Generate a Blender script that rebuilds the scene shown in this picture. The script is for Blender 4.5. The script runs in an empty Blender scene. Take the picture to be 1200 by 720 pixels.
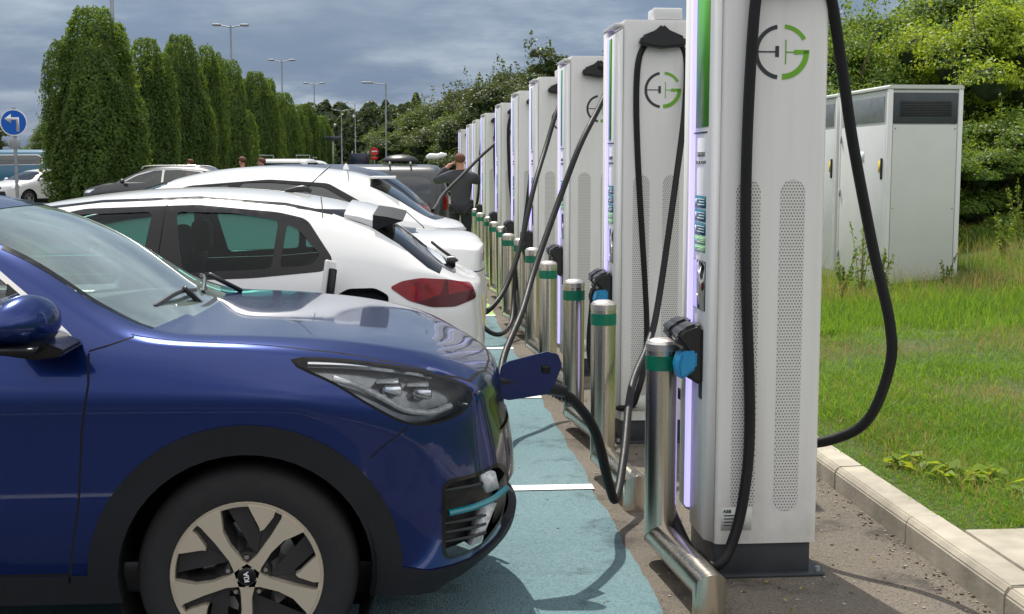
import bpy, bmesh, math, random
import numpy as np
from mathutils import Vector, Matrix, noise as mnoise
from mathutils.geometry import tessellate_polygon
C = bpy.context.scene.collection
scene = bpy.context.scene
PI = math.pi
R = math.radians

# ---------------------------------------------------------------- camera
cam_d = bpy.data.cameras.new('camera')
cam = bpy.data.objects.new('camera', cam_d)
C.objects.link(cam)
FPX = 1500.0
phi = math.atan(166 / FPX)
th = math.atan(122 * math.cos(phi) / FPX)
cam.location = (0, 0, 1.6)
cam.rotation_euler = (PI / 2 - phi, 0, -th)
cam_d.sensor_width = 36
cam_d.lens = FPX / 1200 * 36
cam_d.clip_start = 0.05
cam_d.clip_end = 3000
scene.camera = cam

# ---------------------------------------------------------------- light
SUN_EL, SUN_AZ = R(57), math.atan2(-0.2, 0.98)       # azimuth from +Y towards +X
sd = bpy.data.lights.new('sun', 'SUN')
sd.energy = 4.6
sd.angle = R(0.6)
sd.color = (1.0, 0.95, 0.86)
sun = bpy.data.objects.new('sun', sd)
C.objects.link(sun)
sdir = Vector((math.sin(SUN_AZ) * math.cos(SUN_EL), math.cos(SUN_AZ) * math.cos(SUN_EL), math.sin(SUN_EL)))
sun.rotation_euler = sdir.to_track_quat('Z', 'Y').to_euler()
sun.location = sdir * 60

world = bpy.data.worlds.new('World')
scene.world = world
world.use_nodes = True
nt = world.node_tree
nt.nodes.clear()
def wn(t, **k):
    n = nt.nodes.new(t)
    for a, b in k.items(): setattr(n, a, b)
    return n
def wmath(op, a, b=None, clamp=False):
    n = wn('ShaderNodeMath', operation=op, use_clamp=clamp)
    for i, v in enumerate((a, b)):
        if v is None: continue
        if isinstance(v, (int, float)): n.inputs[i].default_value = v
        else: nt.links.new(v, n.inputs[i])
    return n.outputs[0]
def wmap(v, a, b, c, d):
    n = wn('ShaderNodeMapRange', interpolation_type='SMOOTHSTEP')
    nt.links.new(v, n.inputs[0])
    for i, q in enumerate((a, b, c, d)): n.inputs[i + 1].default_value = q
    return n.outputs[0]
def wmix(f, a, b):
    n = wn('ShaderNodeMix', data_type='RGBA')
    for s, v in ((0, f), (6, a), (7, b)):
        if isinstance(v, (int, float)): n.inputs[s].default_value = v
        elif isinstance(v, tuple): n.inputs[s].default_value = (*v, 1)
        else: nt.links.new(v, n.inputs[s])
    return n.outputs[2]
out = wn('ShaderNodeOutputWorld'); bg = wn('ShaderNodeBackground')
bg.inputs[1].default_value = 0.1
sky = wn('ShaderNodeTexSky', sky_type='NISHITA')
sky.sun_disc = False
sky.sun_elevation = SUN_EL
sky.sun_rotation = SUN_AZ
tc = wn('ShaderNodeTexCoord')
sep = wn('ShaderNodeSeparateXYZ'); nt.links.new(tc.outputs['Generated'], sep.inputs[0])
X_, Y_, Z_ = sep.outputs
den = wmath('ADD', wmath('MAXIMUM', Z_, 0.0), 0.16)
cmb = wn('ShaderNodeCombineXYZ')
nt.links.new(wmath('DIVIDE', X_, den), cmb.inputs[0]); nt.links.new(wmath('DIVIDE', Y_, den), cmb.inputs[1])
nz = wn('ShaderNodeTexNoise'); nz.inputs['Scale'].default_value = 0.75; nz.inputs['Detail'].default_value = 7; nz.inputs['Roughness'].default_value = 0.52
nt.links.new(cmb.outputs[0], nz.inputs['Vector'])
nz2 = wn('ShaderNodeTexNoise'); nz2.inputs['Scale'].default_value = 1.9; nz2.inputs['Detail'].default_value = 8; nz2.inputs['Roughness'].default_value = 0.6
nt.links.new(cmb.outputs[0], nz2.inputs['Vector'])
n1 = wmap(nz.outputs[0], 0.35, 0.60, 0, 1)
n2 = wmap(nz2.outputs[0], 0.35, 0.7, 0, 1)
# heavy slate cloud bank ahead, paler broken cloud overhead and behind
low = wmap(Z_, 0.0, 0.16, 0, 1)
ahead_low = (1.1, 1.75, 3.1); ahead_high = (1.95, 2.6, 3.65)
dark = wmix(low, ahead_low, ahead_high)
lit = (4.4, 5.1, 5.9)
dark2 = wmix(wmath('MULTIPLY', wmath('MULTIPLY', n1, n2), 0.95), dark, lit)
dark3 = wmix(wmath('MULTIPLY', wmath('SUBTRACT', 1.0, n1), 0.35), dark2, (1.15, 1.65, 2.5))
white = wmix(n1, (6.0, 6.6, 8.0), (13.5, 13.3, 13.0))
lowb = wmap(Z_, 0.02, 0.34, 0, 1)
white = wmix(lowb, (1.5, 1.75, 2.2), white)  # dark low band added behind the camera to deepen car-side reflections
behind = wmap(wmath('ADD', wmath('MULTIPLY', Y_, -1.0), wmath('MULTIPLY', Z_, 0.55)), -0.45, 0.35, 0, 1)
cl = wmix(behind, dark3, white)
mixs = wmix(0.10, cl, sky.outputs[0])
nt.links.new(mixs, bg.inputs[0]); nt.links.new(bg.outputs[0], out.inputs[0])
scene.view_settings.view_transform = 'Standard'
scene.view_settings.look = 'None'
scene.view_settings.exposure = 0.15
scene.view_settings.gamma = 1
scene.render.engine = 'CYCLES'
scene.render.resolution_x = 1024; scene.render.resolution_y = 614
scene.cycles.max_bounces = 8
scene.cycles.transparent_max_bounces = 16

# ---------------------------------------------------------------- materials
class NT:
    def __init__(s, name):
        s.m = bpy.data.materials.new(name); s.m.use_nodes = True
        s.t = s.m.node_tree; s.t.nodes.clear()
        s.out = s.n('ShaderNodeOutputMaterial')
    def n(s, t, **k):
        n = s.t.nodes.new(t)
        for a, b in k.items(): setattr(n, a, b)
        return n
    def l(s, a, b): s.t.links.new(a, b)
    def setv(s, sock, v):
        if isinstance(v, (int, float)): sock.default_value = v
        elif isinstance(v, tuple): sock.default_value = (*v, 1) if len(v) == 3 and sock.type == 'RGBA' else v
        else: s.l(v, sock)
    def math(s, op, a, b=0.0, clamp=False):
        n = s.n('ShaderNodeMath', operation=op, use_clamp=clamp)
        s.setv(n.inputs[0], a); s.setv(n.inputs[1], b); return n.outputs[0]
    def mix(s, f, a, b):
        n = s.n('ShaderNodeMix', data_type='RGBA')
        s.setv(n.inputs[0], f); s.setv(n.inputs[6], a); s.setv(n.inputs[7], b); return n.outputs[2]
    def rng(s, v, a, b, c=0., d=1.):
        n = s.n('ShaderNodeMapRange'); s.setv(n.inputs[0], v)
        for i, q in enumerate((a, b, c, d)): n.inputs[i + 1].default_value = q
        return n.outputs[0]
    def obj(s): return s.n('ShaderNodeTexCoord').outputs['Object']
    def pos(s): return s.n('ShaderNodeNewGeometry').outputs['Position']
    def noise(s, scale, detail=4, rough=0.55, vec=None, sc3=None):
        n = s.n('ShaderNodeTexNoise'); n.inputs['Scale'].default_value = scale
        n.inputs['Detail'].default_value = detail; n.inputs['Roughness'].default_value = rough
        v = vec if vec is not None else s.obj()
        if sc3:
            mp = s.n('ShaderNodeMapping'); mp.inputs['Scale'].default_value = sc3; s.l(v, mp.inputs[0]); v = mp.outputs[0]
        s.l(v, n.inputs['Vector']); return n.outputs[0]
    def bsdf(s, **k):
        b = s.n('ShaderNodeBsdfPrincipled')
        for a, v in k.items(): s.setv(b.inputs[a.replace('_', ' ')], v)
        return b
    def bump(s, h, strength, dist=0.01):
        b = s.n('ShaderNodeBump'); b.inputs['Strength'].default_value = strength; b.inputs['Distance'].default_value = dist
        s.l(h, b.inputs['Height']); return b.outputs[0]
    def done(s, sh): s.l(sh, s.out.inputs[0]); return s.m

def plain(name, col, rough=0.5, metal=0.0, coat=0.0, var=0.12, scale=8.0, bump=0.0, spec=0.5, bscale=60.):
    t = NT(name)
    nz = t.noise(scale, 5)
    a = tuple(c * (1 - var) for c in col); b = tuple(min(1, c * (1 + var)) for c in col)
    c = t.mix(t.rng(nz, .3, .7), a, b)
    r = t.rng(t.noise(scale * 3, 3), .2, .8, max(0.02, rough - .07), min(1, rough + .07))
    b = t.bsdf(Base_Color=c, Roughness=r, Metallic=metal, Coat_Weight=coat, Coat_Roughness=0.03, Specular_IOR_Level=spec)
    if bump: t.l(t.bump(t.noise(bscale, 4), bump, .004), b.inputs['Normal'])
    return t.done(b.outputs[0])

def paint(name, col, metal=0.0, flake=0.0, rough=0.3, spec=.5, dirt=0.10, coatw=.8):
    t = NT(name)
    g = t.n('ShaderNodeNewGeometry')
    d = t.rng(t.noise(3.5, 6), .45, .75)
    c = t.mix(t.math('MULTIPLY', d, dirt), col, tuple(min(1, x * .6 + .06) for x in col))
    b = t.bsdf(Base_Color=c, Roughness=rough, Metallic=metal, Coat_Weight=coatw, Coat_Roughness=t.rng(t.noise(9, 4), .3, .8, .015, .05), Specular_IOR_Level=spec)
    dk = t.bsdf(Base_Color=(.015, .015, .017), Roughness=.8)
    m = t.n('ShaderNodeMixShader'); t.l(g.outputs['Backfacing'], m.inputs[0]); t.l(b.outputs[0], m.inputs[1]); t.l(dk.outputs[0], m.inputs[2])
    return t.done(m.outputs[0])

def glass(name, tint, refl=0.09, rough=0.0, sheen_film=0.0):
    t = NT(name)
    tr = t.n('ShaderNodeBsdfTransparent'); tr.inputs[0].default_value = (*tint, 1)
    gl = t.n('ShaderNodeBsdfGlossy'); gl.inputs['Roughness'].default_value = rough; gl.inputs[0].default_value = (.95, .98, 1, 1)
    fr = t.n('ShaderNodeFresnel'); fr.inputs[0].default_value = 1.52
    f = t.math('ADD', t.math('MULTIPLY', fr.outputs[0], 1.25), refl - .05, True)
    m = t.n('ShaderNodeMixShader'); t.l(f, m.inputs[0]); t.l(tr.outputs[0], m.inputs[1]); t.l(gl.outputs[0], m.inputs[2])
    if sheen_film:      # pale greenish diffuse film, paints a bright reflection onto the glass
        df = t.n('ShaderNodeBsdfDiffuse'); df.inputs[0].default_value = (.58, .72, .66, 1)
        m2 = t.n('ShaderNodeMixShader'); t.l(t.rng(t.noise(2.2, 6, .6), .35, .7, sheen_film * .5, sheen_film * 1.4), m2.inputs[0])
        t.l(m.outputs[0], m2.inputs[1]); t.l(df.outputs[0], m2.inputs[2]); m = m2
    return t.done(m.outputs[0])

def emit(name, col, s):
    t = NT(name)
    b = t.bsdf(Base_Color=col, Roughness=.4, Emission_Color=col, Emission_Strength=s)
    return t.done(b.outputs[0])

M = {}
M['blue'] = paint('blue_paint', (.0003, .020, .145), metal=.72, rough=.22, dirt=.03)
M['white_paint'] = paint('white_paint', (.72, .72, .71))
M['pearl_paint'] = paint('pearl_paint', (.78, .78, .77))
M['dgrey_paint'] = paint('dark_grey_paint', (.05, .052, .055), metal=.5, rough=.35)
M['van_grey'] = paint('van_grey_paint', (.03, .033, .04), metal=.1, rough=.35)
M['navy_paint'] = paint('navy_paint', (.01, .016, .04), metal=.4, rough=.35)
M['silver_paint'] = paint('silver_paint', (.45, .46, .47), metal=.6, rough=.35)
M['teal_paint'] = paint('teal_paint', (.02, .13, .22), rough=.4)
M['clad'] = plain('grained_black_plastic', (.010, .011, .014), .6, spec=.3, bump=.25, bscale=400)
M['black'] = plain('black_plastic', (.012, .012, .013), .4)
M['gloss_black'] = plain('gloss_black_trim', (.008, .008, .009), .16, spec=.35)
M['gap'] = plain('panel_gap_shadowless', (.004, .004, .005), .9)
M['rubber'] = plain('tyre_rubber', (.014, .014, .015), .82, bump=.2, bscale=120)
M['cable'] = plain('cable_rubber', (.010, .010, .011), .5, spec=.3, var=.2, bump=.1)
M['chrome'] = plain('satin_chrome', (.62, .62, .6), .18, metal=1, var=.05)
M['alloy'] = plain('machined_alloy', (.60, .53, .42), .34, metal=.45, var=.04, scale=2)
M['alloy_dark'] = plain('dark_alloy', (.05, .05, .052), .4, metal=.5)
M['silver_alloy'] = plain('silver_alloy', (.5, .5, .5), .35, metal=.8)
M['glass_ws'] = glass('windscreen_glass', (.80, .93, .90), .20, sheen_film=.16)
M['glass_teal'] = glass('green_tinted_glass', (.52, 1.0, .90), .015)
M['glass_dark'] = glass('privacy_glass', (.05, .065, .08), .10)
M['glass_side'] = glass('side_glass', (.55, .66, .62), .08)
M['lens'] = glass('clear_lens', (.95, .97, .98), .02)
M['red_lens'] = plain('red_lamp_lens', (.20, .002, .008), .10, spec=.35, var=.35, scale=14)
M['red_dark'] = plain('dark_red_lamp', (.07, .004, .008), .12, spec=.3, var=.3, scale=20)
M['lamp_white'] = plain('lamp_reflector', (.75, .76, .78), .12, metal=.9, var=.1)
M['drl'] = plain('frosted_lamp_strip', (.55, .57, .58), .25, var=.3, scale=60)
M['teal_trim'] = plain('teal_trim', (.0, .16, .20), .25, coat=.5)
M['seat'] = plain('dark_seat_fabric', (.018, .018, .02), .8, bump=.2)
M['dash'] = plain('grey_dashboard', (.16, .17, .165), .6, bump=.15)
M['plate_y'] = plain('yellow_number_plate', (.75, .55, .03), .4)
M['plate_w'] = plain('white_number_plate', (.8, .8, .78), .4)
def coated():
    """powder-coated steel with faint rain streaks and a dusty foot"""
    t = NT('white_powder_coat'); oi = t.n('ShaderNodeObjectInfo').outputs['Random']
    v = t.n('ShaderNodeVectorMath', operation='ADD'); t.l(t.obj(), v.inputs[0]); t.l(oi, v.inputs[1])
    st = t.rng(t.noise(16, 5, .65, v.outputs[0], (1, 1, .05)), .5, .78)
    sp = t.n('ShaderNodeSeparateXYZ'); t.l(t.obj(), sp.inputs[0])
    foot = t.math('MULTIPLY', t.rng(sp.outputs[2], .55, .14), t.rng(t.noise(7, 6, .7, v.outputs[0]), .35, .7))
    c = t.mix(t.rng(t.noise(1.4, 3, .5, v.outputs[0]), .3, .7), (.70, .692, .668), (.675, .667, .645))
    c = t.mix(t.math('MULTIPLY', st, .22), c, (.40, .385, .34))
    c = t.mix(t.math('MULTIPLY', foot, .4), c, (.33, .28, .21))
    b = t.bsdf(Base_Color=c, Roughness=t.rng(st, 0, 1, .38, .55))
    t.l(t.bump(t.noise(300, 2), .05, .002), b.inputs['Normal'])
    return t.done(b.outputs[0])
M['charger'] = coated()
M['charger_l'] = plain('white_panel', (.76, .76, .75), .35, var=.03, scale=3)
M['plinth'] = plain('graphite_plinth', (.035, .04, .045), .5, var=.2)
M['green'] = plain('green_vinyl', (.07, .34, .012), .4, var=.06)
M['logo_grey'] = plain('logo_charcoal', (.03, .034, .04), .5)
M['logo_green'] = plain('logo_green', (.16, .42, .02), .45)
M['teal_stick'] = plain('teal_sticker', (.01, .13, .18), .4, var=.2)
M['lime_stick'] = plain('lime_sticker', (.2, .52, .2), .4, var=.2)
M['white_ink'] = plain('white_print', (.8, .85, .85), .5)
M['screen'] = plain('dark_glass_screen', (.01, .011, .013), .05, coat=1)
M['led'] = emit('lavender_led', (.52, .47, 1.0), .95)
M['blue_conn'] = plain('light_blue_plastic', (.02, .25, .50), .4)
M['cab'] = plain('cabinet_steel', (.60, .62, .575), .45, var=.04, scale=2)
M['cab_vent'] = plain('cabinet_vent', (.05, .06, .07), .5)
M['galv'] = plain('galvanised_steel', (.33, .35, .36), .5, metal=.6)
M['sign_blue'] = plain('sign_blue', (.0, .10, .50), .4, var=.05)
M['sign_white'] = plain('sign_white', (.8, .8, .8), .4, var=.04)
M['sign_red'] = plain('sign_red', (.6, .02, .02), .4)
M['shirt'] = plain('slate_shirt', (.045, .045, .055), .85, bump=.4, bscale=20)
M['trousers'] = plain('dark_trousers', (.015, .017, .022), .85)
M['skin'] = plain('skin', (.50, .24, .17), .5)
M['hair'] = plain('hair', (.12, .05, .03), .8)
M['pink'] = plain('pink_top', (.5, .2, .22), .8)
M['bark'] = plain('bark', (.10, .075, .05), .9, var=.3, bump=.6, bscale=30)

def steel():
    t = NT('brushed_steel')
    n = t.noise(40, 3, sc3=(1, 1, .02))
    c = t.mix(n, (.57, .52, .44), (.66, .61, .52))
    b = t.bsdf(Base_Color=c, Metallic=1.0, Roughness=t.rng(t.noise(30, 3, sc3=(1, 1, .03)), .3, .7, .22, .30), Anisotropic=.5, Anisotropic_Rotation=.25)
    return t.done(b.outputs[0])
M['steel'] = steel()
M['steel_cap'] = plain('steel_cap', (.62, .58, .54), .33, metal=.8, var=.1, scale=30)
M['band'] = plain('green_reflective_band', (.0, .155, .085), .38, var=.1, scale=20)

def vent():
    t = NT('perforated_steel')
    o = t.obj(); sp = t.n('ShaderNodeSeparateXYZ'); t.l(o, sp.inputs[0])
    px, pz = .0115, .0115
    row = t.math('FLOOR', t.math('DIVIDE', sp.outputs[2], pz))
    off = t.math('MULTIPLY', t.math('MODULO', row, 2.0), .5)
    u = t.math('SUBTRACT', t.math('FRACT', t.math('ADD', t.math('DIVIDE', t.math('ADD', sp.outputs[0], 5.0), px), off)), .5)
    v = t.math('SUBTRACT', t.math('FRACT', t.math('DIVIDE', sp.outputs[2], pz)), .5)
    r = t.math('SQRT', t.math('ADD', t.math('MULTIPLY', u, u), t.math('MULTIPLY', v, v)))
    m = t.math('LESS_THAN', r, .27)
    c = t.mix(m, (.65, .64, .615), (.14, .14, .135))
    b = t.bsdf(Base_Color=c, Roughness=.45)
    return t.done(b.outputs[0])
M['vent'] = vent()

def asphalt(name, c1, c2, c3=None, grit=.35, bump=.5, wear=None):
    t = NT(name); p = t.pos()
    big = t.rng(t.noise(.9, 6, .6, p), .35, .68)
    c = t.mix(big, c1, c2)
    fine = t.rng(t.noise(70, 3, .7, p), .3, .7)
    vo = t.n('ShaderNodeTexVoronoi'); vo.inputs['Scale'].default_value = 95; t.l(p, vo.inputs['Vector'])
    st = t.rng(vo.outputs['Distance'], .0, .5)
    c = t.mix(t.math('MULTIPLY', fine, grit), c, tuple(x * 1.9 for x in c1))
    c = t.mix(t.math('MULTIPLY', t.math('SUBTRACT', 1.0, st), grit * .7), c, tuple(x * .3 for x in c1))
    if c3:
        s = t.rng(t.noise(2.7, 7, .65, p), .54, .66)
        c = t.mix(s, c, c3)
    if wear:      # paint rubbed off the high stones and in scuffed patches
        w1 = t.rng(t.noise(120, 4, .8, p), .60, .68); w2 = t.rng(t.noise(1.1, 5, .7, p), .40, .66)
        c = t.mix(t.math('MULTIPLY', w1, t.math('ADD', t.math('MULTIPLY', w2, .75), .15)), c, wear)
        sk = t.rng(t.noise(2.0, 6, .7, p, (1, .12, 1)), .58, .72)
        c = t.mix(t.math('MULTIPLY', sk, .45), c, tuple(x * .8 for x in wear))
    b = t.bsdf(Base_Color=c, Roughness=.9, Specular_IOR_Level=.3)
    t.l(t.bump(t.math('ADD', st, fine), bump, .006), b.inputs['Normal'])
    return t.done(b.outputs[0])
M['asphalt'] = asphalt('asphalt', (.055, .055, .055), (.075, .073, .07))
M['dirt'] = asphalt('gritty_tarmac', (.125, .108, .088), (.185, .16, .128), (.085, .074, .062), .5, .9)
M['teal'] = asphalt('teal_bay_paint', (.118, .198, .218), (.16, .24, .255), (.085, .135, .148), .42, .8, (.085, .09, .088))
M['lime'] = asphalt('lime_bay_paint', (.26, .40, .13), (.34, .47, .18), (.2, .3, .12), .35, .6, (.1, .1, .09))
M['kerb'] = plain('kerb_concrete', (.36, .325, .26), .9, var=.36, scale=3.4, bump=.35, bscale=45)

def line_paint():
    t = NT('white_line_paint'); p = t.pos()
    w = t.rng(t.noise(38, 6, .75, p), .60, .70)
    c = t.mix(w, (.72, .72, .70), (.2, .28, .28))
    b = t.bsdf(Base_Color=c, Roughness=.7); t.l(t.bump(t.noise(90, 3, .6, p), .4, .004), b.inputs['Normal'])
    return t.done(b.outputs[0])
M['line'] = line_paint()

def leafmat(name, a, b_, tr=.35, spec=.3, hue=.3):
    t = NT(name); g = t.n('ShaderNodeNewGeometry')
    rnd = t.math('ADD', t.math('MULTIPLY', g.outputs['Random Per Island'], 1 - hue), t.math('MULTIPLY', t.n('ShaderNodeObjectInfo').outputs['Random'], hue))
    big = t.rng(t.noise(1.1, 4, .6, g.outputs['Position']), .35, .65)
    c = t.mix(rnd, a, b_)
    c = t.mix(t.math('MULTIPLY', big, .55), c, tuple(x * .5 for x in a))
    d = t.bsdf(Base_Color=c, Roughness=.5, Specular_IOR_Level=spec)
    tl = t.n('ShaderNodeBsdfTranslucent'); t.l(t.mix(.5, c, tuple((min(1, b_[0] * 2.4), min(1, b_[1] * 1.9), b_[2]))), tl.inputs[0])
    m = t.n('ShaderNodeMixShader'); m.inputs[0].default_value = tr
    t.l(d.outputs[0], m.inputs[1]); t.l(tl.outputs[0], m.inputs[2])
    return t.done(m.outputs[0])
M['hornbeam'] = leafmat('hornbeam_leaf', (.042, .098, .021), (.15, .25, .042), .46, hue=.35)
M['bush'] = leafmat('bush_leaf', (.075, .155, .028), (.18, .29, .045), .45)
M['bush_y'] = leafmat('pale_bush_leaf', (.15, .26, .025), (.30, .42, .04), .45)
M['bush_d'] = leafmat('dark_tree_leaf', (.042, .075, .024), (.10, .14, .042), .35)
M['conifer'] = leafmat('far_tree_leaf', (.05, .085, .036), (.105, .145, .055), .35)
M['grass'] = leafmat('grass_blade', (.085, .215, .020), (.20, .36, .042), .42)
M['dry'] = leafmat('dry_grass', (.24, .22, .07), (.40, .35, .16), .3)
M['lamp_bowl'] = plain('lamp_bowl_grey', (.20, .205, .21), .22, metal=.85, var=.5, scale=14)
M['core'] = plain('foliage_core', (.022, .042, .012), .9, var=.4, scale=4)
def soil():
    t = NT('grass_soil'); p = t.pos()
    c = t.mix(t.rng(t.noise(1.3, 6, .65, p), .45, .66), (.065, .115, .018), (.13, .125, .05))
    c = t.mix(t.rng(t.noise(30, 5, .7, p), .4, .7), c, (.035, .05, .012))
    b = t.bsdf(Base_Color=c, Roughness=.95); t.l(t.bump(t.noise(25, 6, .7, p), .9, .03), b.inputs['Normal'])
    return t.done(b.outputs[0])
M['soil'] = soil()

# ---------------------------------------------------------------- mesh helpers
def link(name, me, mats, parent=None, smooth=True, loc=None):
    for m in (mats if isinstance(mats, (list, tuple)) else [mats]): me.materials.append(m)
    if smooth:
        me.polygons.foreach_set('use_smooth', [True] * len(me.polygons))
    o = bpy.data.objects.new(name, me); C.objects.link(o)
    if parent: o.parent = parent
    if loc: o.location = loc
    return o
def sharp(o, ang=35):
    me = o.data
    bm = bmesh.new(); bm.from_mesh(me)
    for e in bm.edges:
        if len(e.link_faces) == 2: e.smooth = e.calc_face_angle(0) < R(ang)
    for f in bm.faces: f.smooth = True
    bm.to_mesh(me); bm.free()
    return o
def bmobj(name, bm, mats, parent=None, ang=35, loc=None):
    for e in bm.edges:
        e.smooth = not (len(e.link_faces) == 2 and e.calc_face_angle(0) > R(ang))
    me = bpy.data.meshes.new(name); bm.to_mesh(me); bm.free()
    return link(name, me, mats, parent, True, loc)
def tag(o, label=None, cat=None, group=None, kind=None):
    if label: o['label'] = label
    if cat: o['category'] = cat
    if group: o['group'] = group
    if kind: o['kind'] = kind
    return o
def thing(name, label, cat, loc=(0, 0, 0), rz=0, group=None, sc=1):
    o = bpy.data.objects.new(name, None); C.objects.link(o)
    o.empty_display_size = .1
    o.location = loc; o.rotation_euler = (0, 0, rz); o.scale = (sc, sc, sc)
    return tag(o, label, cat, group)
def dup(root, label=None, loc=None, rz=None, sc=None, group=None):
    def rec(o, par):
        c = o.copy(); C.objects.link(c); c.parent = par
        for ch in list(o.children): rec(ch, c)
        return c
    r = rec(root, None)
    if label: r['label'] = label
    if group: r['group'] = group
    if loc: r.location = loc
    if rz is not None: r.rotation_euler = (0, 0, rz)
    if sc is not None: r.scale = sc if isinstance(sc, tuple) else (sc, sc, sc)
    return r
def add_box(bm, x0, x1, y0, y1, z0, z1, bev=0.0, seg=2, mat=0, taper=None):
    r = bmesh.ops.create_cube(bm, size=1.0)
    vs = r['verts']
    for v in vs:
        v.co = Vector(((x0 + x1) / 2 + v.co.x * (x1 - x0), (y0 + y1) / 2 + v.co.y * (y1 - y0), (z0 + z1) / 2 + v.co.z * (z1 - z0)))
    fs = set(f for v in vs for f in v.link_faces)
    for f in fs: f.material_index = mat
    if bev:
        es = list(set(e for v in vs for e in v.link_edges))
        bmesh.ops.bevel(bm, geom=es, offset=bev, segments=seg, affect='EDGES', profile=.5)
    return vs
def box(name, x0, x1, y0, y1, z0, z1, m, parent=None, bev=0.0, seg=2):
    bm = bmesh.new(); add_box(bm, x0, x1, y0, y1, z0, z1, bev, seg)
    return bmobj(name, bm, m, parent)
def prism(name, poly, axis, a0, a1, m, parent=None, bev=0.0):
    """poly: 2-D outline; axis: the axis it is extruded along from a0 to a1"""
    bm = bmesh.new()
    def P(u, v, a):
        return {'x': (a, u, v), 'y': (u, a, v), 'z': (u, v, a)}[axis]
    va = [bm.verts.new(P(u, v, a0)) for u, v in poly]; vb = [bm.verts.new(P(u, v, a1)) for u, v in poly]
    n = len(poly)
    bm.faces.new(va); bm.faces.new(vb[::-1])
    for i in range(n): bm.faces.new((va[i], vb[i], vb[(i + 1) % n], va[(i + 1) % n]))
    bmesh.ops.recalc_face_normals(bm, faces=bm.faces)
    if bev:
        es = [e for e in bm.edges if e.calc_face_angle(0) > .6]
        bmesh.ops.bevel(bm, geom=es, offset=bev, segments=2, affect='EDGES')
    return bmobj(name, bm, m, parent)
def smooth_path(pts, sub=6):
    P = [Vector(p) for p in pts]; out_ = []
    for i in range(len(P) - 1):
        p0 = P[i - 1] if i else P[0] * 2 - P[1]; p1 = P[i]; p2 = P[i + 1]; p3 = P[i + 2] if i + 2 < len(P) else P[-1] * 2 - P[-2]
        for k in range(sub):
            t = k / sub
            out_.append(.5 * ((2 * p1) + (p2 - p0) * t + (2 * p0 - 5 * p1 + 4 * p2 - p3) * t * t + (3 * p1 - p0 - 3 * p2 + p3) * t ** 3))
    out_.append(P[-1]); return out_
def add_tube(bm, pts, r, n=10, caps=True, mat=0):
    rs = r if isinstance(r, (list, tuple)) else [r] * len(pts)
    pts = [Vector(p) for p in pts]
    rings = []; up = None
    for i, p in enumerate(pts):
        d = (pts[min(i + 1, len(pts) - 1)] - pts[max(i - 1, 0)]).normalized()
        if up is None:
            up = Vector((0, 0, 1)) if abs(d.z) < .9 else Vector((0, 1, 0))
        s = d.cross(up).normalized(); up = s.cross(d).normalized()
        rings.append([bm.verts.new(p + (s * math.cos(a) + up * math.sin(a)) * rs[i]) for a in [2 * PI * k / n for k in range(n)]])
    for a, b in zip(rings, rings[1:]):
        for k in range(n):
            f = bm.faces.new((a[k], a[(k + 1) % n], b[(k + 1) % n], b[k])); f.material_index = mat
    if caps:
        f = bm.faces.new(rings[0][::-1]); f.material_index = mat
        f = bm.faces.new(rings[-1]); f.material_index = mat
def tube(name, pts, r, m, parent=None, n=10, sub=0, ang=40):
    bm = bmesh.new()
    if sub and isinstance(r, (list, tuple)):
        r = [r[i] + (r[i + 1] - r[i]) * k / sub for i in range(len(r) - 1) for k in range(sub)] + [r[-1]]
    add_tube(bm, smooth_path(pts, sub) if sub else pts, r, n)
    bmesh.ops.recalc_face_normals(bm, faces=bm.faces)
    return bmobj(name, bm, m, parent, ang)
def add_lathe(bm, prof, n=24, axis='z', c=(0, 0, 0), mat=0):
    rings = []
    for r, h in prof:
        ring = []
        for k in range(n):
            a = 2 * PI * k / n; u, v = r * math.cos(a), r * math.sin(a)
            p = {'z': (u, v, h), 'y': (u, h, v), 'x': (h, u, v)}[axis]
            ring.append(bm.verts.new(Vector(p) + Vector(c)))
        rings.append(ring)
    for a, b in zip(rings, rings[1:]):
        for k in range(n):
            f = bm.faces.new((a[k], a[(k + 1) % n], b[(k + 1) % n], b[k])); f.material_index = mat
def lathe(name, prof, m, parent=None, n=24, axis='z', c=(0, 0, 0), ang=35):
    bm = bmesh.new(); add_lathe(bm, prof, n, axis, c)
    bmesh.ops.remove_doubles(bm, verts=bm.verts, dist=1e-5)
    bmesh.ops.recalc_face_normals(bm, faces=bm.faces)
    return bmobj(name, bm, m, parent, ang)
def bake(o):
    dg = bpy.context.evaluated_depsgraph_get(); dg.update()
    me = bpy.data.meshes.new_from_object(o.evaluated_get(dg))
    return me
def text(name, s, size, m, parent, mat4, ext=.0006, bold=0.0):
    cu = bpy.data.curves.new(name, 'FONT'); cu.body = s; cu.size = size; cu.extrude = ext; cu.offset = bold
    cu.align_x = 'CENTER'; cu.align_y = 'CENTER'; cu.resolution_u = 3
    o = bpy.data.objects.new(name, cu); C.objects.link(o)
    me = bake(o); bpy.data.objects.remove(o)
    me.transform(mat4)
    return link(name, me, m, parent, False)
def arr_mesh(name, V, idx, starts):
    me = bpy.data.meshes.new(name)
    me.vertices.add(len(V)); me.vertices.foreach_set('co', V.astype(np.float32).ravel())
    me.loops.add(len(idx)); me.loops.foreach_set('vertex_index', idx.astype(np.int32))
    me.polygons.add(len(starts)); me.polygons.foreach_set('loop_start', starts.astype(np.int32))
    me.update(calc_edges=True); me.validate()
    return me
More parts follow.
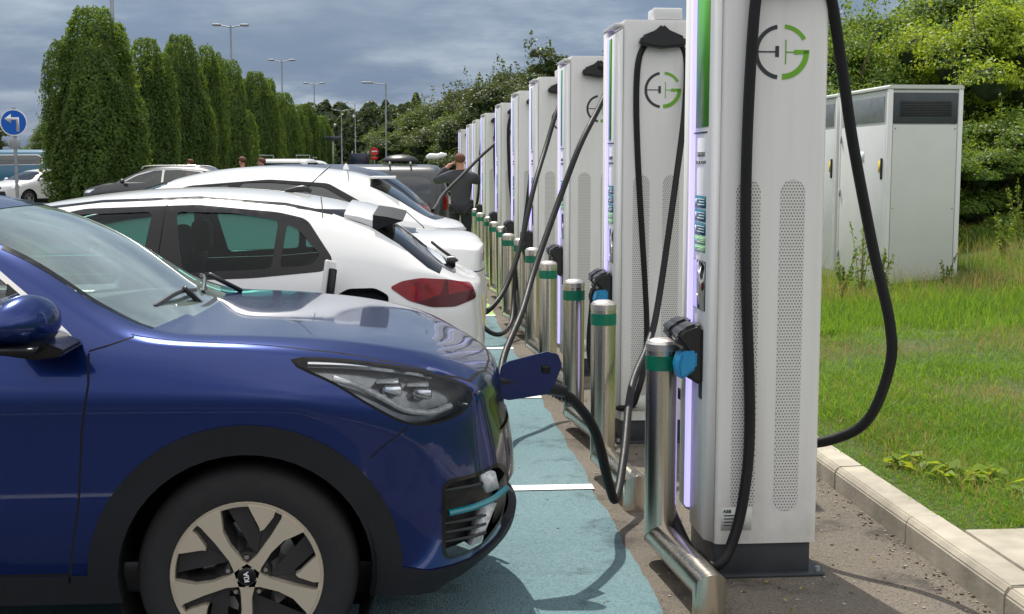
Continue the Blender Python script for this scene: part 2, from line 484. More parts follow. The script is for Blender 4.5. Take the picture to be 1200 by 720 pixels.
def leaf_mesh(name, P, N, size, rng, aspect=.55, droop=0.0):
    """pointed two-triangle leaves (a kite folded on its midrib) centred at P, facing about N"""
    n = len(P)
    N = N + rng.normal(0, .55, (n, 3)); N /= np.linalg.norm(N, axis=1)[:, None] + 1e-9
    T = rng.normal(0, 1, (n, 3)); T[:, 2] -= droop
    T -= N * (T * N).sum(1)[:, None]; T /= np.linalg.norm(T, axis=1)[:, None] + 1e-9
    B = np.cross(N, T)
    s = (size * rng.uniform(.6, 1.35, n))[:, None]
    a = P - T * s * .5; b = P + B * s * aspect * .5 + N * s * .10; c = P + T * s * .5; d = P - B * s * aspect * .5 + N * s * .10
    V = np.stack([a, b, c, d], 1).reshape(-1, 3)
    base = np.arange(n) * 4
    idx = np.stack([base, base + 1, base + 2, base + 3], 1).ravel()
    return arr_mesh(name, V, idx, np.arange(n) * 4)
# ---------------------------------------------------------------- cars
def tab(t):
    xs = sorted(t); ys = [t[x] for x in xs]
    def f(x):
        if x <= xs[0]: return ys[0]
        if x >= xs[-1]: return ys[-1]
        for i in range(len(xs) - 1):
            if x <= xs[i + 1]:
                h = xs[i + 1] - xs[i]; u = (x - xs[i]) / h
                def sl(j):
                    if j <= 0 or j >= len(xs) - 1: return 0 if len(xs) < 3 else (ys[min(j + 1, len(xs) - 1)] - ys[max(j - 1, 0)]) / (xs[min(j + 1, len(xs) - 1)] - xs[max(j - 1, 0)])
                    a = (ys[j] - ys[j - 1]) / (xs[j] - xs[j - 1]); b = (ys[j + 1] - ys[j]) / (xs[j + 1] - xs[j])
                    return 0 if a * b <= 0 else 2 * a * b / (a + b)
                m0, m1 = sl(i) * h, sl(i + 1) * h
                return (2 * u ** 3 - 3 * u * u + 1) * ys[i] + (u ** 3 - 2 * u * u + u) * m0 + (-2 * u ** 3 + 3 * u * u) * ys[i + 1] + (u ** 3 - u * u) * m1
    return f
FR = [0, .38, .70, .88]
def car_skin(P, level=3):
    """car shell as a bmesh; x forward from the front axle, y left, z up"""
    zE, yE, zR, yR, zC, bow = [tab(P[k]) for k in ('zE', 'yE', 'zR', 'yR', 'zC', 'bow')]
    X = P['st']; n = len(X)
    rails = P['rails']                     # per rail: z table, ymax, front (x0,y0,z,nose), rear (x0,y0,z,tail)
    cy = tab(P['cy'])
    verts = []; 
    def V(x, y, z): verts.append((x, y, z)); return len(verts) - 1
    g = lambda f: 1 - f ** 2.3
    A = []
    for r in rails:
        zt = tab(r['z']); row = []
        fx, fy, fz, fn = r['f']; bx, by, bz, bn = r['b']
        for fr in FR: row.append(V(fx + (fn - fx) * g(fr), fy * fr, fz))
        row.append(V(fx, fy, fz))
        for x in X[1:-1]: row.append(V(x, r['y'] * cy(x), zt(x)))
        row.append(V(bx, by, bz))
        for fr in FR[::-1]: row.append(V(bx + (bn - bx) * g(fr), by * fr, bz))
        A.append(row)
    row = []
    x0, x1 = X[0], X[-1]
    for fr in FR: row.append(V(x0 + P['noseE'] * g(fr), yE(x0) * fr, zE(x0) + P.get('crownF', .03) * (1 - fr * fr)))
    for x in X: row.append(V(x, yE(x), zE(x)))
    for fr in FR[::-1]: row.append(V(x1 - P['tailE'] * g(fr), yE(x1) * fr, zE(x1) + P.get('crownB', .03) * (1 - fr * fr)))
    A.append(row)
    T = []
    for i, x in enumerate(X):
        if i == 0: T.append([A[-1][0], A[-1][1], A[-1][2], A[-1][3], A[-1][4]]); continue
        if i == n - 1: T.append([A[-1][4 + n + 3 - j] for j in range(4)] + [A[-1][4 + i]]); continue
        b = bow(x); yr = yR(x); ye = yE(x)
        def pt(y):
            xx = x + b * g(y / ye); return xx
        xr = pt(yr)
        xc = x + b; xq = pt(yr * .55)
        zr = zR(xr); zc = zC(xc)
        zq = zr + (zC(xq) - zr) * .72 if zC(xq) > zr else (zr + zC(xq)) / 2
        ze = zE(x); bl = P.get('bulge', .03)
        up = max(0, min(1, (zr - ze) / .3))
        ym = ye + (yr - ye) * .5 + bl * up + .012 * (1 - up); zm = ze + (zr - ze) * (.52 + .2 * (1 - up))
        T.append([V(xc, 0, zc), V(xq, yr * .55, zq), V(xr, yr, zr), V(pt(ym), ym, zm), A[-1][4 + i]])
    F = []
    for r in range(len(A) - 1):
        for k in range(len(A[0]) - 1): F.append((A[r][k], A[r][k + 1], A[r + 1][k + 1], A[r + 1][k]))
    for i in range(n - 1):
        for j in range(4): F.append((T[i][j], T[i][j + 1], T[i + 1][j + 1], T[i + 1][j]))
    me = bpy.data.meshes.new('cage'); me.from_pydata(verts, [], F)
    bm = bmesh.new(); bm.from_mesh(me); bmesh.ops.recalc_face_normals(bm, faces=bm.faces)
    top = max(bm.faces, key=lambda f: f.calc_center_median().z)
    if top.normal.z < 0: bmesh.ops.reverse_faces(bm, faces=bm.faces)
    if P.get('creases') or P.get('ridge'):
        cl = bm.edges.layers.float.new('crease_edge')
        bm.verts.ensure_lookup_table()
        for i in range(0, P.get('ridge', 0)):
            e = bm.edges.get((bm.verts[T[i][2]], bm.verts[T[i + 1][2]]))
            if e: e[cl] = .75
        for (rr, k0, k1, w) in P['creases']:
            for k in range(k0, k1):
                e = bm.edges.get((bm.verts[A[rr][k]], bm.verts[A[rr][k + 1]]))
                if e: e[cl] = w
    bm.to_mesh(me); bm.free()
    o = bpy.data.objects.new('cage', me); C.objects.link(o)
    mm = o.modifiers.new('m', 'MIRROR'); mm.use_axis = (False, True, False); mm.use_clip = True; mm.merge_threshold = .002
    ss = o.modifiers.new('s', 'SUBSURF'); ss.levels = ss.render_levels = level; ss.boundary_smooth = 'PRESERVE_CORNERS'
    res = bake(o); bpy.data.objects.remove(o)
    bm = bmesh.new(); bm.from_mesh(res)
    bm.faces.layers.int.new('tag')
    return bm
def in_poly(x, y, P):
    c = False; j = len(P) - 1
    for i in range(len(P)):
        if (P[i][1] > y) != (P[j][1] > y) and x < (P[j][0] - P[i][0]) * (y - P[i][1]) / (P[j][1] - P[i][1]) + P[i][0]: c = not c
        j = i
    return c
def cut(bm, poly, proj, filt, tagv):
    ia, ib = {'xz': (0, 2), 'yz': (1, 2), 'xy': (0, 1)}[proj]
    lay = bm.faces.layers.int['tag']
    pa = [p[0] for p in poly]; pb = [p[1] for p in poly]
    lo = (min(pa) - .01, min(pb) - .01); hi = (max(pa) + .01, max(pb) + .01)
    def bb(f):
        a = [v.co[ia] for v in f.verts]; b = [v.co[ib] for v in f.verts]
        return min(a), max(a), min(b), max(b)
    cand = set()
    for f in bm.faces:
        a0, a1, b0, b1 = bb(f)
        if a1 >= lo[0] and a0 <= hi[0] and b1 >= lo[1] and b0 <= hi[1] and filt(f.calc_center_median(), f.normal): cand.add(f)
    n = len(poly)
    for i in range(n):
        p, q = poly[i], poly[(i + 1) % n]
        x0, x1 = min(p[0], q[0]) - .001, max(p[0], q[0]) + .001; y0, y1 = min(p[1], q[1]) - .001, max(p[1], q[1]) + .001
        sub = []
        for f in cand:
            if not f.is_valid: continue
            a0, a1, b0, b1 = bb(f)
            if a1 >= x0 and a0 <= x1 and b1 >= y0 and b0 <= y1: sub.append(f)
        if not sub: continue
        nn = (-(q[1] - p[1]), q[0] - p[0]); L = math.hypot(*nn)
        if L < 1e-6: continue
        co = [0, 0, 0]; no = [0, 0, 0]; co[ia] = p[0]; co[ib] = p[1]; no[ia] = nn[0] / L; no[ib] = nn[1] / L
        geom = set(sub)
        for f in sub: geom.update(f.edges); geom.update(f.verts)
        res = bmesh.ops.bisect_plane(bm, geom=list(geom), dist=1e-6, plane_co=co, plane_no=no)
        for g in res['geom']:
            if isinstance(g, bmesh.types.BMFace): cand.add(g)
    for f in cand:
        if f.is_valid:
            c = f.calc_center_median()
            if in_poly(c[ia], c[ib], poly): f[lay] = tagv
def rnd(poly, sub=5, closed=True, k=.5):
    """smooth a closed outline a little (Catmull-Rom through its points)"""
    P = [Vector(p) for p in poly]; n = len(P); o = []
    for i in range(n):
        p0, p1, p2, p3 = P[i - 1], P[i], P[(i + 1) % n], P[(i + 2) % n]
        for s in range(sub):
            t = s / sub
            m1 = (p2 - p0) * k; m2 = (p3 - p1) * k
            o.append(tuple((2 * t ** 3 - 3 * t * t + 1) * p1 + (t ** 3 - 2 * t * t + t) * m1 + (-2 * t ** 3 + 3 * t * t) * p2 + (t ** 3 - t * t) * m2))
    return o
def rcorner(poly, r=.03, n=4):
    """round the corners of an outline"""
    P = [Vector(p) for p in poly]; o = []; m = len(P)
    for i in range(m):
        a, b, c = P[i - 1], P[i], P[(i + 1) % m]
        rr = min(r, (a - b).length * .45, (c - b).length * .45)
        s = b + (a - b).normalized() * rr; e = b + (c - b).normalized() * rr
        for k in range(n + 1):
            t = k / n; o.append(tuple((1 - t) ** 2 * s + 2 * t * (1 - t) * b + t * t * e))
    return o
def offs(poly, d):
    P = [Vector(p) for p in poly]; n = len(P); o = []
    area = sum(P[i].x * P[(i + 1) % n].y - P[(i + 1) % n].x * P[i].y for i in range(n))
    s = 1 if area > 0 else -1
    for i in range(n):
        a, b, c = P[i - 1], P[i], P[(i + 1) % n]
        n1 = Vector(((b - a).y, -(b - a).x)).normalized(); n2 = Vector(((c - b).y, -(c - b).x)).normalized()
        nn = (n1 + n2)
        if nn.length < 1e-6: nn = n1
        nn.normalize(); o.append(tuple(b + nn * d * s / max(.5, nn.dot(n1))))
    return o
def strip(pts, w):
    P = [Vector(p) for p in pts]; L = []; Rr = []
    for i, p in enumerate(P):
        d = (P[min(i + 1, len(P) - 1)] - P[max(i - 1, 0)]).normalized(); nn = Vector((-d.y, d.x)) * w / 2
        L.append(tuple(p + nn)); Rr.append(tuple(p - nn))
    return L + Rr[::-1]
def arc(cx, cz, r, a0, a1, n=22):
    return [(cx + r * math.cos(R(a0 + (a1 - a0) * i / n)), cz + r * math.sin(R(a0 + (a1 - a0) * i / n))) for i in range(n + 1)]
def side(s, ny=.05): return lambda c, n: c.y * s > .25 and n.y * s > ny
def split(bm, spec, parent):
    """spec: {tag: (name, material(s), offset, rim)}; tag 0 is the body; tags sharing a body slot list materials"""
    lay = bm.faces.layers.int['tag']
    bm.normal_update()
    outp = {}
    for tg, sp in spec.items():
        name, mat, off, rim = sp[:4]
        tags = (tg,) if not isinstance(tg, tuple) else tg
        b2 = bm.copy(); b2.normal_update()
        l2 = b2.faces.layers.int['tag']
        nrm = b2.verts.layers.float_vector.new('n0')
        for v in b2.verts: v[nrm] = v.normal
        bmesh.ops.delete(b2, geom=[f for f in b2.faces if f[l2] not in tags], context='FACES')
        if not b2.faces: b2.free(); continue
        for f in b2.faces: f.material_index = tags.index(f[l2]) if isinstance(mat, list) else 0; f.smooth = True
        if off:
            bedge = [e for e in b2.edges if e.is_boundary]
            for v in b2.verts: v.co += v[nrm] * off
            if rim:
                for e in bedge: e.smooth = False
                r = bmesh.ops.extrude_edge_only(b2, edges=bedge)
                for g in r['geom']:
                    if isinstance(g, bmesh.types.BMVert): g.co -= g[nrm] * (off + rim)
        # one mesh per connected piece (the body stays whole)
        pieces = [None]
        if name != 'body':
            seen = set(); pieces = []
            b2.faces.index_update(); b2.verts.index_update(); b2.faces.ensure_lookup_table()
            for f in b2.faces:
                if f.index in seen: continue
                st = [f]; seen.add(f.index); isl = [f.index]
                while st:
                    g = st.pop()
                    for v in g.verts:
                        for h in v.link_faces:
                            if h.index not in seen: seen.add(h.index); isl.append(h.index); st.append(h)
                if sum(b2.faces[i].calc_area() for i in isl) > 2e-5: pieces.append(set(isl)) if len(isl) > 0 else None
                b2.faces.ensure_lookup_table()
        b2.faces.ensure_lookup_table()
        for isl in pieces:
            b3 = b2.copy()
            if isl is not None:
                b3.faces.ensure_lookup_table()
                bmesh.ops.delete(b3, geom=[f for i, f in enumerate(b3.faces) if i not in isl], context='FACES')
            n3 = b3.verts.layers.float_vector['n0']
            me = bpy.data.meshes.new(name)
            ns = [Vector(v[n3]).normalized() for v in b3.verts]
            b3.to_mesh(me)
            o = link(name, me, mat, parent, True)
            if not (off and rim):
                me.normals_split_custom_set_from_vertices(ns)
            b3.free()
            outp[name] = outp.get(name, []) + [o]
        b2.free()
    bm.free()
    return outp

def wheel(parent, cx, cy, cz, rt, w, rr, s, style='multi'):
    """s: +1 when the outside faces +y"""
    hw = w / 2
    prof = [(rr - .012, -hw * .9), (rr + .02, -hw), (rt - .05, -hw * .98), (rt - .018, -hw * .86), (rt - .004, -hw * .6), (rt, 0), (rt - .004, hw * .6), (rt - .018, hw * .86), (rt - .05, hw * .98), (rr + .02, hw), (rr - .004, hw * .93)]
    bm = bmesh.new(); add_lathe(bm, prof, 64, 'y', (cx, cy, cz))
    bmesh.ops.recalc_face_normals(bm, faces=bm.faces)
    wl = bmobj('wheel', bm, M['rubber'], parent, 60)
    # rim barrel and dark dish
    o = cy + s * hw
    lathe('rim_barrel', [(rr, o - s * .005), (rr - .012, o - s * .012), (rr - .02, o - s * .03), (rr - .03, o - s * .16), (.05, o - s * .165)], M['alloy_dark'], wl, 48, 'y', (cx, 0, cz))
    bm = bmesh.new()
    def flat(poly, h0, h1):          # polygon in wheel plane -> prism
        va = [bm.verts.new((cx + x, o + s * h1, cz + z)) for x, z in poly]; vb = [bm.verts.new((cx + x, o + s * h0, cz + z)) for x, z in poly]
        n = len(poly)
        bm.faces.new(va); bm.faces.new(vb[::-1])
        for i in range(n): bm.faces.new((va[i], vb[i], vb[(i + 1) % n], va[(i + 1) % n]))
    add_lathe(bm, [(rr * .925, o - s * .03), (rr * .93, o - s * .004), (rr * .985, o - s * .002), (rr, o - s * .008), (rr * .995, o - s * .03)], 64, 'y', (cx, 0, cz))
    if style == 'hero':
        for k in range(5):
            th_ = R(54 + 72 * k)
            def pol(r, d): return (rr * r * math.cos(th_ + R(d)), rr * r * math.sin(th_ + R(d)))
            def uv(u, v): return (rr * (u * math.cos(th_) - v * math.sin(th_)), rr * (u * math.sin(th_) + v * math.cos(th_)))
            arm = [uv(.06, -.13), uv(.20, -.085), uv(.45, -.075), uv(.66, -.115), uv(.80, -.20)] + [pol(.945, -16), pol(.95, -8), pol(.95, 0), pol(.95, 6)] + [uv(.88, .075), uv(.60, .055), uv(.3, .055), uv(.16, .09), uv(.06, .13)]
            flat(arm, -.03, .001)
            tri = [pol(.95, 12), pol(.95, 22), pol(.95, 34), pol(.86, 31), pol(.68, 21.5), pol(.63, 19), pol(.67, 15.5), pol(.86, 11.5)]
            flat(tri, -.03, .001)
    else:
        for k in range(10):
            a = PI / 5 * k + (.09 if k % 2 else -.09)
            pts = []
            for (u, v) in ((.1, -.05), (.95, -.045), (.95, .045), (.1, .05)):
                pts.append((rr * (u * math.cos(a) - v * math.sin(a)), rr * (u * math.sin(a) + v * math.cos(a))))
            flat(pts, -.03, -.004)
        add_lathe(bm, [(0.0001, o - s * .002), (rr * .2, o - s * .003), (rr * .22, o - s * .03)], 20, 'y', (cx, 0, cz))
    bmesh.ops.recalc_face_normals(bm, faces=bm.faces)
    bmobj('rim', bm, M['alloy'] if style == 'hero' else M['silver_alloy'], wl, 30)
    if style == 'hero':
        bm = bmesh.new()
        for k in range(5):               # dark pockets between the arms, with their windows
            th_ = R(54 + 72 * k)
            def pol(r, d): return (rr * r * math.cos(th_ + R(d)), rr * r * math.sin(th_ + R(d)))
            pk = [pol(.93, -14), pol(.93, -40), pol(.66, -54), pol(.3, -62), pol(.18, -36), pol(.3, -12), pol(.62, -9), pol(.8, -12)]
            h0, h1 = -.075, -.028
            va = []
            hole = [pol(.84, -22), pol(.86, -37), pol(.70, -44), pol(.5, -42), pol(.42, -30), pol(.5, -18), pol(.68, -15), pol(.8, -17)]
            A_ = [bm.verts.new((cx + x, o + s * h1, cz + z)) for x, z in pk]; B_ = [bm.verts.new((cx + x, o + s * h0, cz + z)) for x, z in hole]
            for i in range(8): bm.faces.new((A_[i], A_[(i + 1) % 8], B_[(i + 1) % 8], B_[i]))
            B2 = [bm.verts.new((cx + x, o + s * (h0 - .03), cz + z)) for x, z in hole]
            for i in range(8): bm.faces.new((B_[i], B_[(i + 1) % 8], B2[(i + 1) % 8], B2[i]))
            sl = [pol(.9, 5), pol(.93, 13), pol(.6, 21), pol(.93, 36), pol(.93, 52), pol(.3, 20), pol(.3, 5)]
            C_ = [bm.verts.new((cx + x, o - s * .03, cz + z)) for x, z in sl]; bm.faces.new(C_)
        add_lathe(bm, [(.0001, o - s * .018), (rr * .30, o - s * .02), (rr * .32, o - s * .05)], 30, 'y', (cx, 0, cz))
        bmesh.ops.recalc_face_normals(bm, faces=bm.faces)
        bmobj('rim_insert', bm, M['alloy_dark'], wl, 20)
        lathe('brake_disc', [(.03, o - s * .11), (.15, o - s * .11), (.15, o - s * .12)], M['silver_alloy'], wl, 32, 'y', (cx, 0, cz))
        lathe('centre_cap', [(.0001, o + s * .006), (.022, o + s * .006), (.029, o + s * .002), (.030, o - s * .02)], M['gloss_black'], wl, 28, 'y', (cx, 0, cz))
        for k in range(5):
            a = R(90 + 72 * k)
            lathe('wheel_nut', [(.0001, o - s * .002), (.007, o - s * .002), (.009, o - s * .006), (.010, o - s * .03)], M['chrome'], wl, 6, 'y', (cx + rr * .255 * math.cos(a), 0, cz + rr * .255 * math.sin(a)))
    return wl

def seat(parent, x, y, z0=.35):
    bm = bmesh.new()
    add_box(bm, x - .26, x + .26, y - .25, y + .25, z0, z0 + .16, .05, 3)
    vs = add_box(bm, -.07, .07, y - .24, y + .24, 0, .62, .05, 3)
    bm.verts.ensure_lookup_table()
    new = [v for v in bm.verts if v.index == -1 or True]
    o = bmobj('seat', bm, M['seat'], parent)
    me = o.data
    # lean the back: move verts of the second box
    n = len(me.vertices) // 2
    for v in list(me.vertices)[n:]:
        v.co.x = v.co.x + x - .24 - v.co.z * .28; v.co.z += z0 + .12
    b2 = bmesh.new(); add_box(b2, x - .52, x - .42, y - .13, y + .13, z0 + .74, z0 + .93, .04, 3)
    bmobj('headrest', b2, M['seat'], o)
    return o

def interior(root, P):
    """floor tub, dashboard, wheel and seats seen through the glass"""
    x0, x1, w = P
    box('floor_tub', x1, x0, -w, w, .22, .34, M['black'], root, .02)
    for s in (1, -1):
        box('door_lining', x1 + .1, x0 - .15, s * w - .03, s * w + .03, .3, .93, M['seat'], root, .02)
    for y in (-.37, .37):
        seat(root, x0 - .95, y); seat(root, x0 - 1.75, y)

# ------------------------------------------------ blue crossover (hero)
blueP = dict(
    st=[.70, .58, .42, .26, .08, -.12, -.33, -.50, -.66, -.82, -1.0, -1.25, -1.6, -2.0, -2.4, -2.75, -3.0, -3.2, -3.36, -3.46],
    zE={.70: .872, .58: .925, .42: .962, .26: .992, .08: 1.018, -.12: 1.035, -.33: 1.045, -.5: 1.045, -1.5: 1.07, -2.6: 1.12, -3.2: 1.10, -3.46: 1.0},
    yE={.70: .66, .58: .745, .42: .80, .26: .83, .08: .85, -.33: .862, -1.5: .865, -2.4: .85, -3.0: .80, -3.3: .74, -3.46: .66},
    zR={.78: .92, .55: 1.0, .3: 1.048, 0: 1.072, -.33: 1.082, -.45: 1.165, -.6: 1.285, -.8: 1.395, -1.05: 1.465, -1.4: 1.505, -2.0: 1.51, -2.8: 1.46, -3.1: 1.36, -3.35: 1.15, -3.5: 1.02},
    yR={.7: .52, .4: .66, 0: .72, -.33: .755, -.6: .70, -.9: .64, -1.4: .60, -2.8: .56, -3.2: .60, -3.46: .6},
    zC={.85: .90, .72: .95, .5: 1.015, .2: 1.058, -.1: 1.082, -.22: 1.086, -.5: 1.285, -.8: 1.43, -1.1: 1.515, -1.5: 1.555, -2.2: 1.565, -2.9: 1.51, -3.15: 1.42, -3.4: 1.15, -3.55: 1.02},
    bow={.7: .13, .4: .10, 0: .09, -.33: .11, -.8: .09, -1.2: .04, -1.7: 0, -2.7: -.02, -3.2: -.08, -3.46: -.10},
    noseE=.13, tailE=.10, bulge=.022,
    cy={.70: .80, .58: .885, .42: .94, .26: .975, .08: .995, 0: 1, -2.7: 1, -3.0: .975, -3.2: .93, -3.36: .87, -3.46: .8},
    rails=[
        dict(y=.86, z={-3.4: .30, -3: .27, .1: .27, .45: .25, .7: .22}, f=(.60, .60, .215, .80), b=(-3.35, .6, .32, -3.42)),
        dict(y=.885, z={-3.4: .38, .2: .36, .7: .30}, f=(.685, .66, .30, .895), b=(-3.42, .64, .40, -3.5)),
        dict(y=.898, z={-3.4: .52, .2: .52, .7: .46}, f=(.72, .685, .46, .905), b=(-3.46, .67, .52, -3.54)),
        dict(y=.893, z={-3.4: .70, .2: .72, .7: .62}, f=(.70, .70, .62, .89), b=(-3.46, .69, .70, -3.55)),
        dict(y=.900, z={-3.4: .88, -1: .90, .1: .90, .42: .86, .7: .76}, f=(.70, .69, .76, .86), b=(-3.46, .69, .87, -3.56)),
    ],
    creases=[(4, 7, 20, .35), (1, 0, 6, .3), (5, 0, 4, .25)], ridge=7)

def stance(root, xs, z, rt, w, rr, yc, style='multi'):
    out_ = []
    for x in xs:
        for s in (1, -1): out_.append(wheel(root, x, s * yc, z, rt, w, rr, s, style))
    return out_
def wells(root, xs, z, r, y0, y1):
    for x in xs:
        for s in (1, -1):
            bm = bmesh.new()
            ring = [[], []]
            pts = arc(x, z, r, -35, 215, 24)
            for j, y in enumerate((y0 * s, y1 * s)):
                for (px, pz) in pts: ring[j].append(bm.verts.new((px, y, pz)))
            for k in range(len(pts) - 1): bm.faces.new((ring[0][k], ring[0][k + 1], ring[1][k + 1], ring[1][k]))
            bm.faces.new(ring[0])
            bmobj('wheel_arch_liner', bm, M['gap'], root, 60)

def build_blue():
    root = thing('parked_car', 'dark blue crossover nearest the camera, charging cable plugged into its open nose flap', 'car', (-.505, 4.75, 0), 0, 'parked electric cars at the chargers')
    bm = car_skin(blueP, 3)
    wz = .345
    out_arc = lambda cx: arc(cx, wz, .475, -8, 188, 30)
    in_arc = lambda cx: arc(cx, wz, .385, -30, 210, 30)
    win = rcorner([(-.49, 1.055), (-.62, 1.165), (-.80, 1.30), (-1.02, 1.40), (-1.4, 1.445), (-2.1, 1.45), (-2.7, 1.405), (-3.0, 1.27), (-2.98, 1.17), (-2.2, 1.105), (-1.2, 1.075)], .05)
    hl = rnd([(.155, 1.004), (.33, .992), (.50, .958), (.60, .925), (.675, .888), (.700, .853), (.672, .815), (.60, .798), (.50, .805), (.395, .862), (.28, .937)], 4)
    fog = rcorner([(.615, .595), (.80, .590), (.84, .52), (.82, .40), (.74, .345), (.615, .345)], .03)
    lowclad = [(.42, .36), (.56, .315), (.70, .300), (.80, .325), (.86, .37), (1.1, .42), (1.1, .0), (.30, .0), (.30, .36)]
    for s in (1, -1):
        F = side(s, .02)
        cut(bm, lowclad, 'xz', lambda c, n: c.y * s > -.001, 9)
        cut(bm, [(-3.9, .36), (.35, .36), (.35, .0), (-3.9, .0)], 'xz', F, 9)
        for cx in (0, -2.7):
            cut(bm, out_arc(cx), 'xz', F, 9)
            cut(bm, [(x, z) for x, z in in_arc(cx)] + [(cx - .36, -.1), (cx + .36, -.1)], 'xz', F, 99)
        cut(bm, offs(win, .015), 'xz', side(s, .1), 4)
        cut(bm, win, 'xz', side(s, .1), 5)
        cut(bm, [(-.49, 1.057), (-.62, 1.167), (-.715, 1.24), (-.715, 1.065)], 'xz', side(s, .1), 6)
        cut(bm, [(-1.56, 1.07), (-1.64, 1.46), (-1.54, 1.46), (-1.47, 1.07)], 'xz', side(s, .1), 6)
        cut(bm, strip([(-2.55, 1.1), (-2.62, 1.44)], .035), 'xz', side(s, .1), 6)
        cut(bm, strip([(-.455, 1.04), (-.452, .95), (-.475, .80), (-.49, .6), (-.52, .42), (-.53, .34)], .007), 'xz', F, 7)
        cut(bm, strip([(-1.52, 1.06), (-1.52, .8), (-1.53, .4), (-1.53, .34)], .006), 'xz', F, 7)
        cut(bm, strip([(-2.62, 1.1), (-2.58, .9), (-2.40, .70), (-2.30, .55), (-2.24, .34)], .006), 'xz', F, 7)
        cut(bm, strip([(-.53, .365), (-2.25, .365)], .008), 'xz', F, 7)
        # seam from the headlight to the arch, bonnet shut line, A-pillar seam
        cut(bm, strip([(.50, .79), (.42, .735), (.38, .70)], .005), 'xz', F, 7)
        cut(bm, strip([(-.455, 1.045), (-.40, 1.06), (-.33, 1.082)], .005), 'xz', side(s, .02), 7)
        cut(bm, offs(hl, .008), 'xz', lambda c, n: c.y * s > .2 and n.x > -.5, 7)
        cut(bm, hl, 'xz', lambda c, n: c.y * s > .2 and n.x > -.5, 10)
        cut(bm, offs(fog, .012), 'xz', lambda c, n: c.y * s > .3 and n.y * s > .02, 6)
        cut(bm, fog, 'xz', lambda c, n: c.y * s > .3 and n.y * s > .02, 11)
        # bonnet shut line in plan
        cut(bm, strip([(.60, s * .70), (.42, s * .755), (.2, s * .785), (-.1, s * .80), (-.34, s * .80)], .006), 'xy', lambda c, n: n.z > .6, 7)
    cut(bm, strip([(.60, .70), (.70, .60), (.765, .40), (.79, .2), (.795, 0), (.79, -.2), (.765, -.4), (.70, -.6), (.60, -.70)], .007), 'xy', lambda c, n: n.z > .3 and c.z > .8, 7)
    # grille band and lower intake, from the front
    gr = rcorner([(-.50, .80), (-.42, .69), (.42, .69), (.50, .80), (.30, .815), (-.30, .815)], .02)
    fr = lambda c, n: n.x > .35 and c.x > .6
    cut(bm, offs(gr, .012), 'yz', fr, 6); cut(bm, gr, 'yz', fr, 12)
    cut(bm, rcorner([(-.40, .50), (-.46, .36), (.46, .36), (.40, .50)], .03), 'yz', fr, 13)
    # windscreen and tailgate glass
    wsf = lambda c, n: -1.5 < c.x < -.02 and n.x > .28
    ws = rcorner([(-.715, 1.085), (-.66, 1.26), (-.60, 1.42), (-.56, 1.475), (-.3, 1.513), (0, 1.52), (.3, 1.513), (.56, 1.475), (.60, 1.42), (.66, 1.26), (.715, 1.085), (.4, 1.092), (0, 1.096), (-.4, 1.092)], .02)
    cut(bm, offs(ws, .018), 'yz', wsf, 6); cut(bm, ws, 'yz', wsf, 14)
    rw = rcorner([(-.60, 1.13), (-.52, 1.40), (.52, 1.40), (.60, 1.13)], .05)
    cut(bm, rw, 'yz', lambda c, n: c.x < -3.0, 15)
    sp = split(bm, {
        (0, 7): ('body', [M['blue'], M['gap']], 0, 0), (4,): ('window_trim', M['chrome'], .004, .01),
        (6,): ('glazing_surround', M['gloss_black'], .001, 0), (5,): ('side_window', M['glass_side'], -.003, 0),
        (9,): ('arch_and_sill_cladding', M['clad'], .010, .02), (10,): ('headlight', M['lens'], 0, 0),
        (11,): ('bumper_vent', M['black'], -.045, 0), (12,): ('grille_panel', M['gloss_black'], -.006, 0), (13,): ('lower_grille', M['black'], -.03, 0),
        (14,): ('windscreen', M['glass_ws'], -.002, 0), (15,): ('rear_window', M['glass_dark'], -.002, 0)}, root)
    # headlight insides: same outline sunk into the body, with its lamps
    def by_side(lst, s): return max(lst, key=lambda o: (s * o.data.vertices[0].co.y > 0) * 1000 + len(o.data.vertices))
    for s in (1, -1):
        hlo = by_side(sp['headlight'], s)
        b2 = bmesh.new(); b2.from_mesh(hlo.data)
        for v in b2.verts: v.co.x -= .035; v.co.y -= s * .045; v.co.z -= .012
        bmobj('lamp_bowl', b2, M['lamp_bowl'], hlo)
        def Q(pts, off=0): return [(x, s * y, z) for x, y, z in pts]
        tube('light_guide', Q([(.27, .838, .950), (.34, .822, .925), (.42, .802, .880), (.49, .783, .838), (.57, .748, .822), (.635, .690, .832)]), .010, M['drl'], hlo, 8, 5)
        tube('light_guide', Q([(.19, .800, .992), (.32, .775, .982), (.44, .735, .962), (.54, .69, .938), (.62, .63, .905)]), .013, M['lamp_white'], hlo, 8, 5)
        for (x, y, z, w_) in ((.45, .765, .905, .045), (.545, .715, .885, .042)):
            bm3 = bmesh.new(); add_box(bm3, x - .03, x + .03, s * y - .04, s * y + .04, z - .022, z + .012, .01, 2)
            bmobj('projector_lamp', bm3, M['lamp_white'], hlo)
            bm3 = bmesh.new(); add_box(bm3, x - .05, x + .02, s * y - .03, s * y + .05, z + .018, z + .026, .003, 1)
            bmobj('lamp_hood', bm3, M['drl'], hlo)
        # bumper vent inserts
        vent_root = by_side(sp['bumper_vent'], s)
        bmx = bmesh.new()
        def quad_prism(pts, d):
            a = [bmx.verts.new((x, s * y, z)) for x, y, z in pts]; b = [bmx.verts.new((x - d * .4, s * (y - d), z)) for x, y, z in pts]
            n_ = len(pts); bmx.faces.new(a); bmx.faces.new(b[::-1])
            for i in range(n_): bmx.faces.new((a[i], b[i], b[(i + 1) % n_], a[(i + 1) % n_]))
        quad_prism([(.735, .645, .590), (.785, .600, .590), (.80, .585, .530), (.757, .625, .525)], .05)
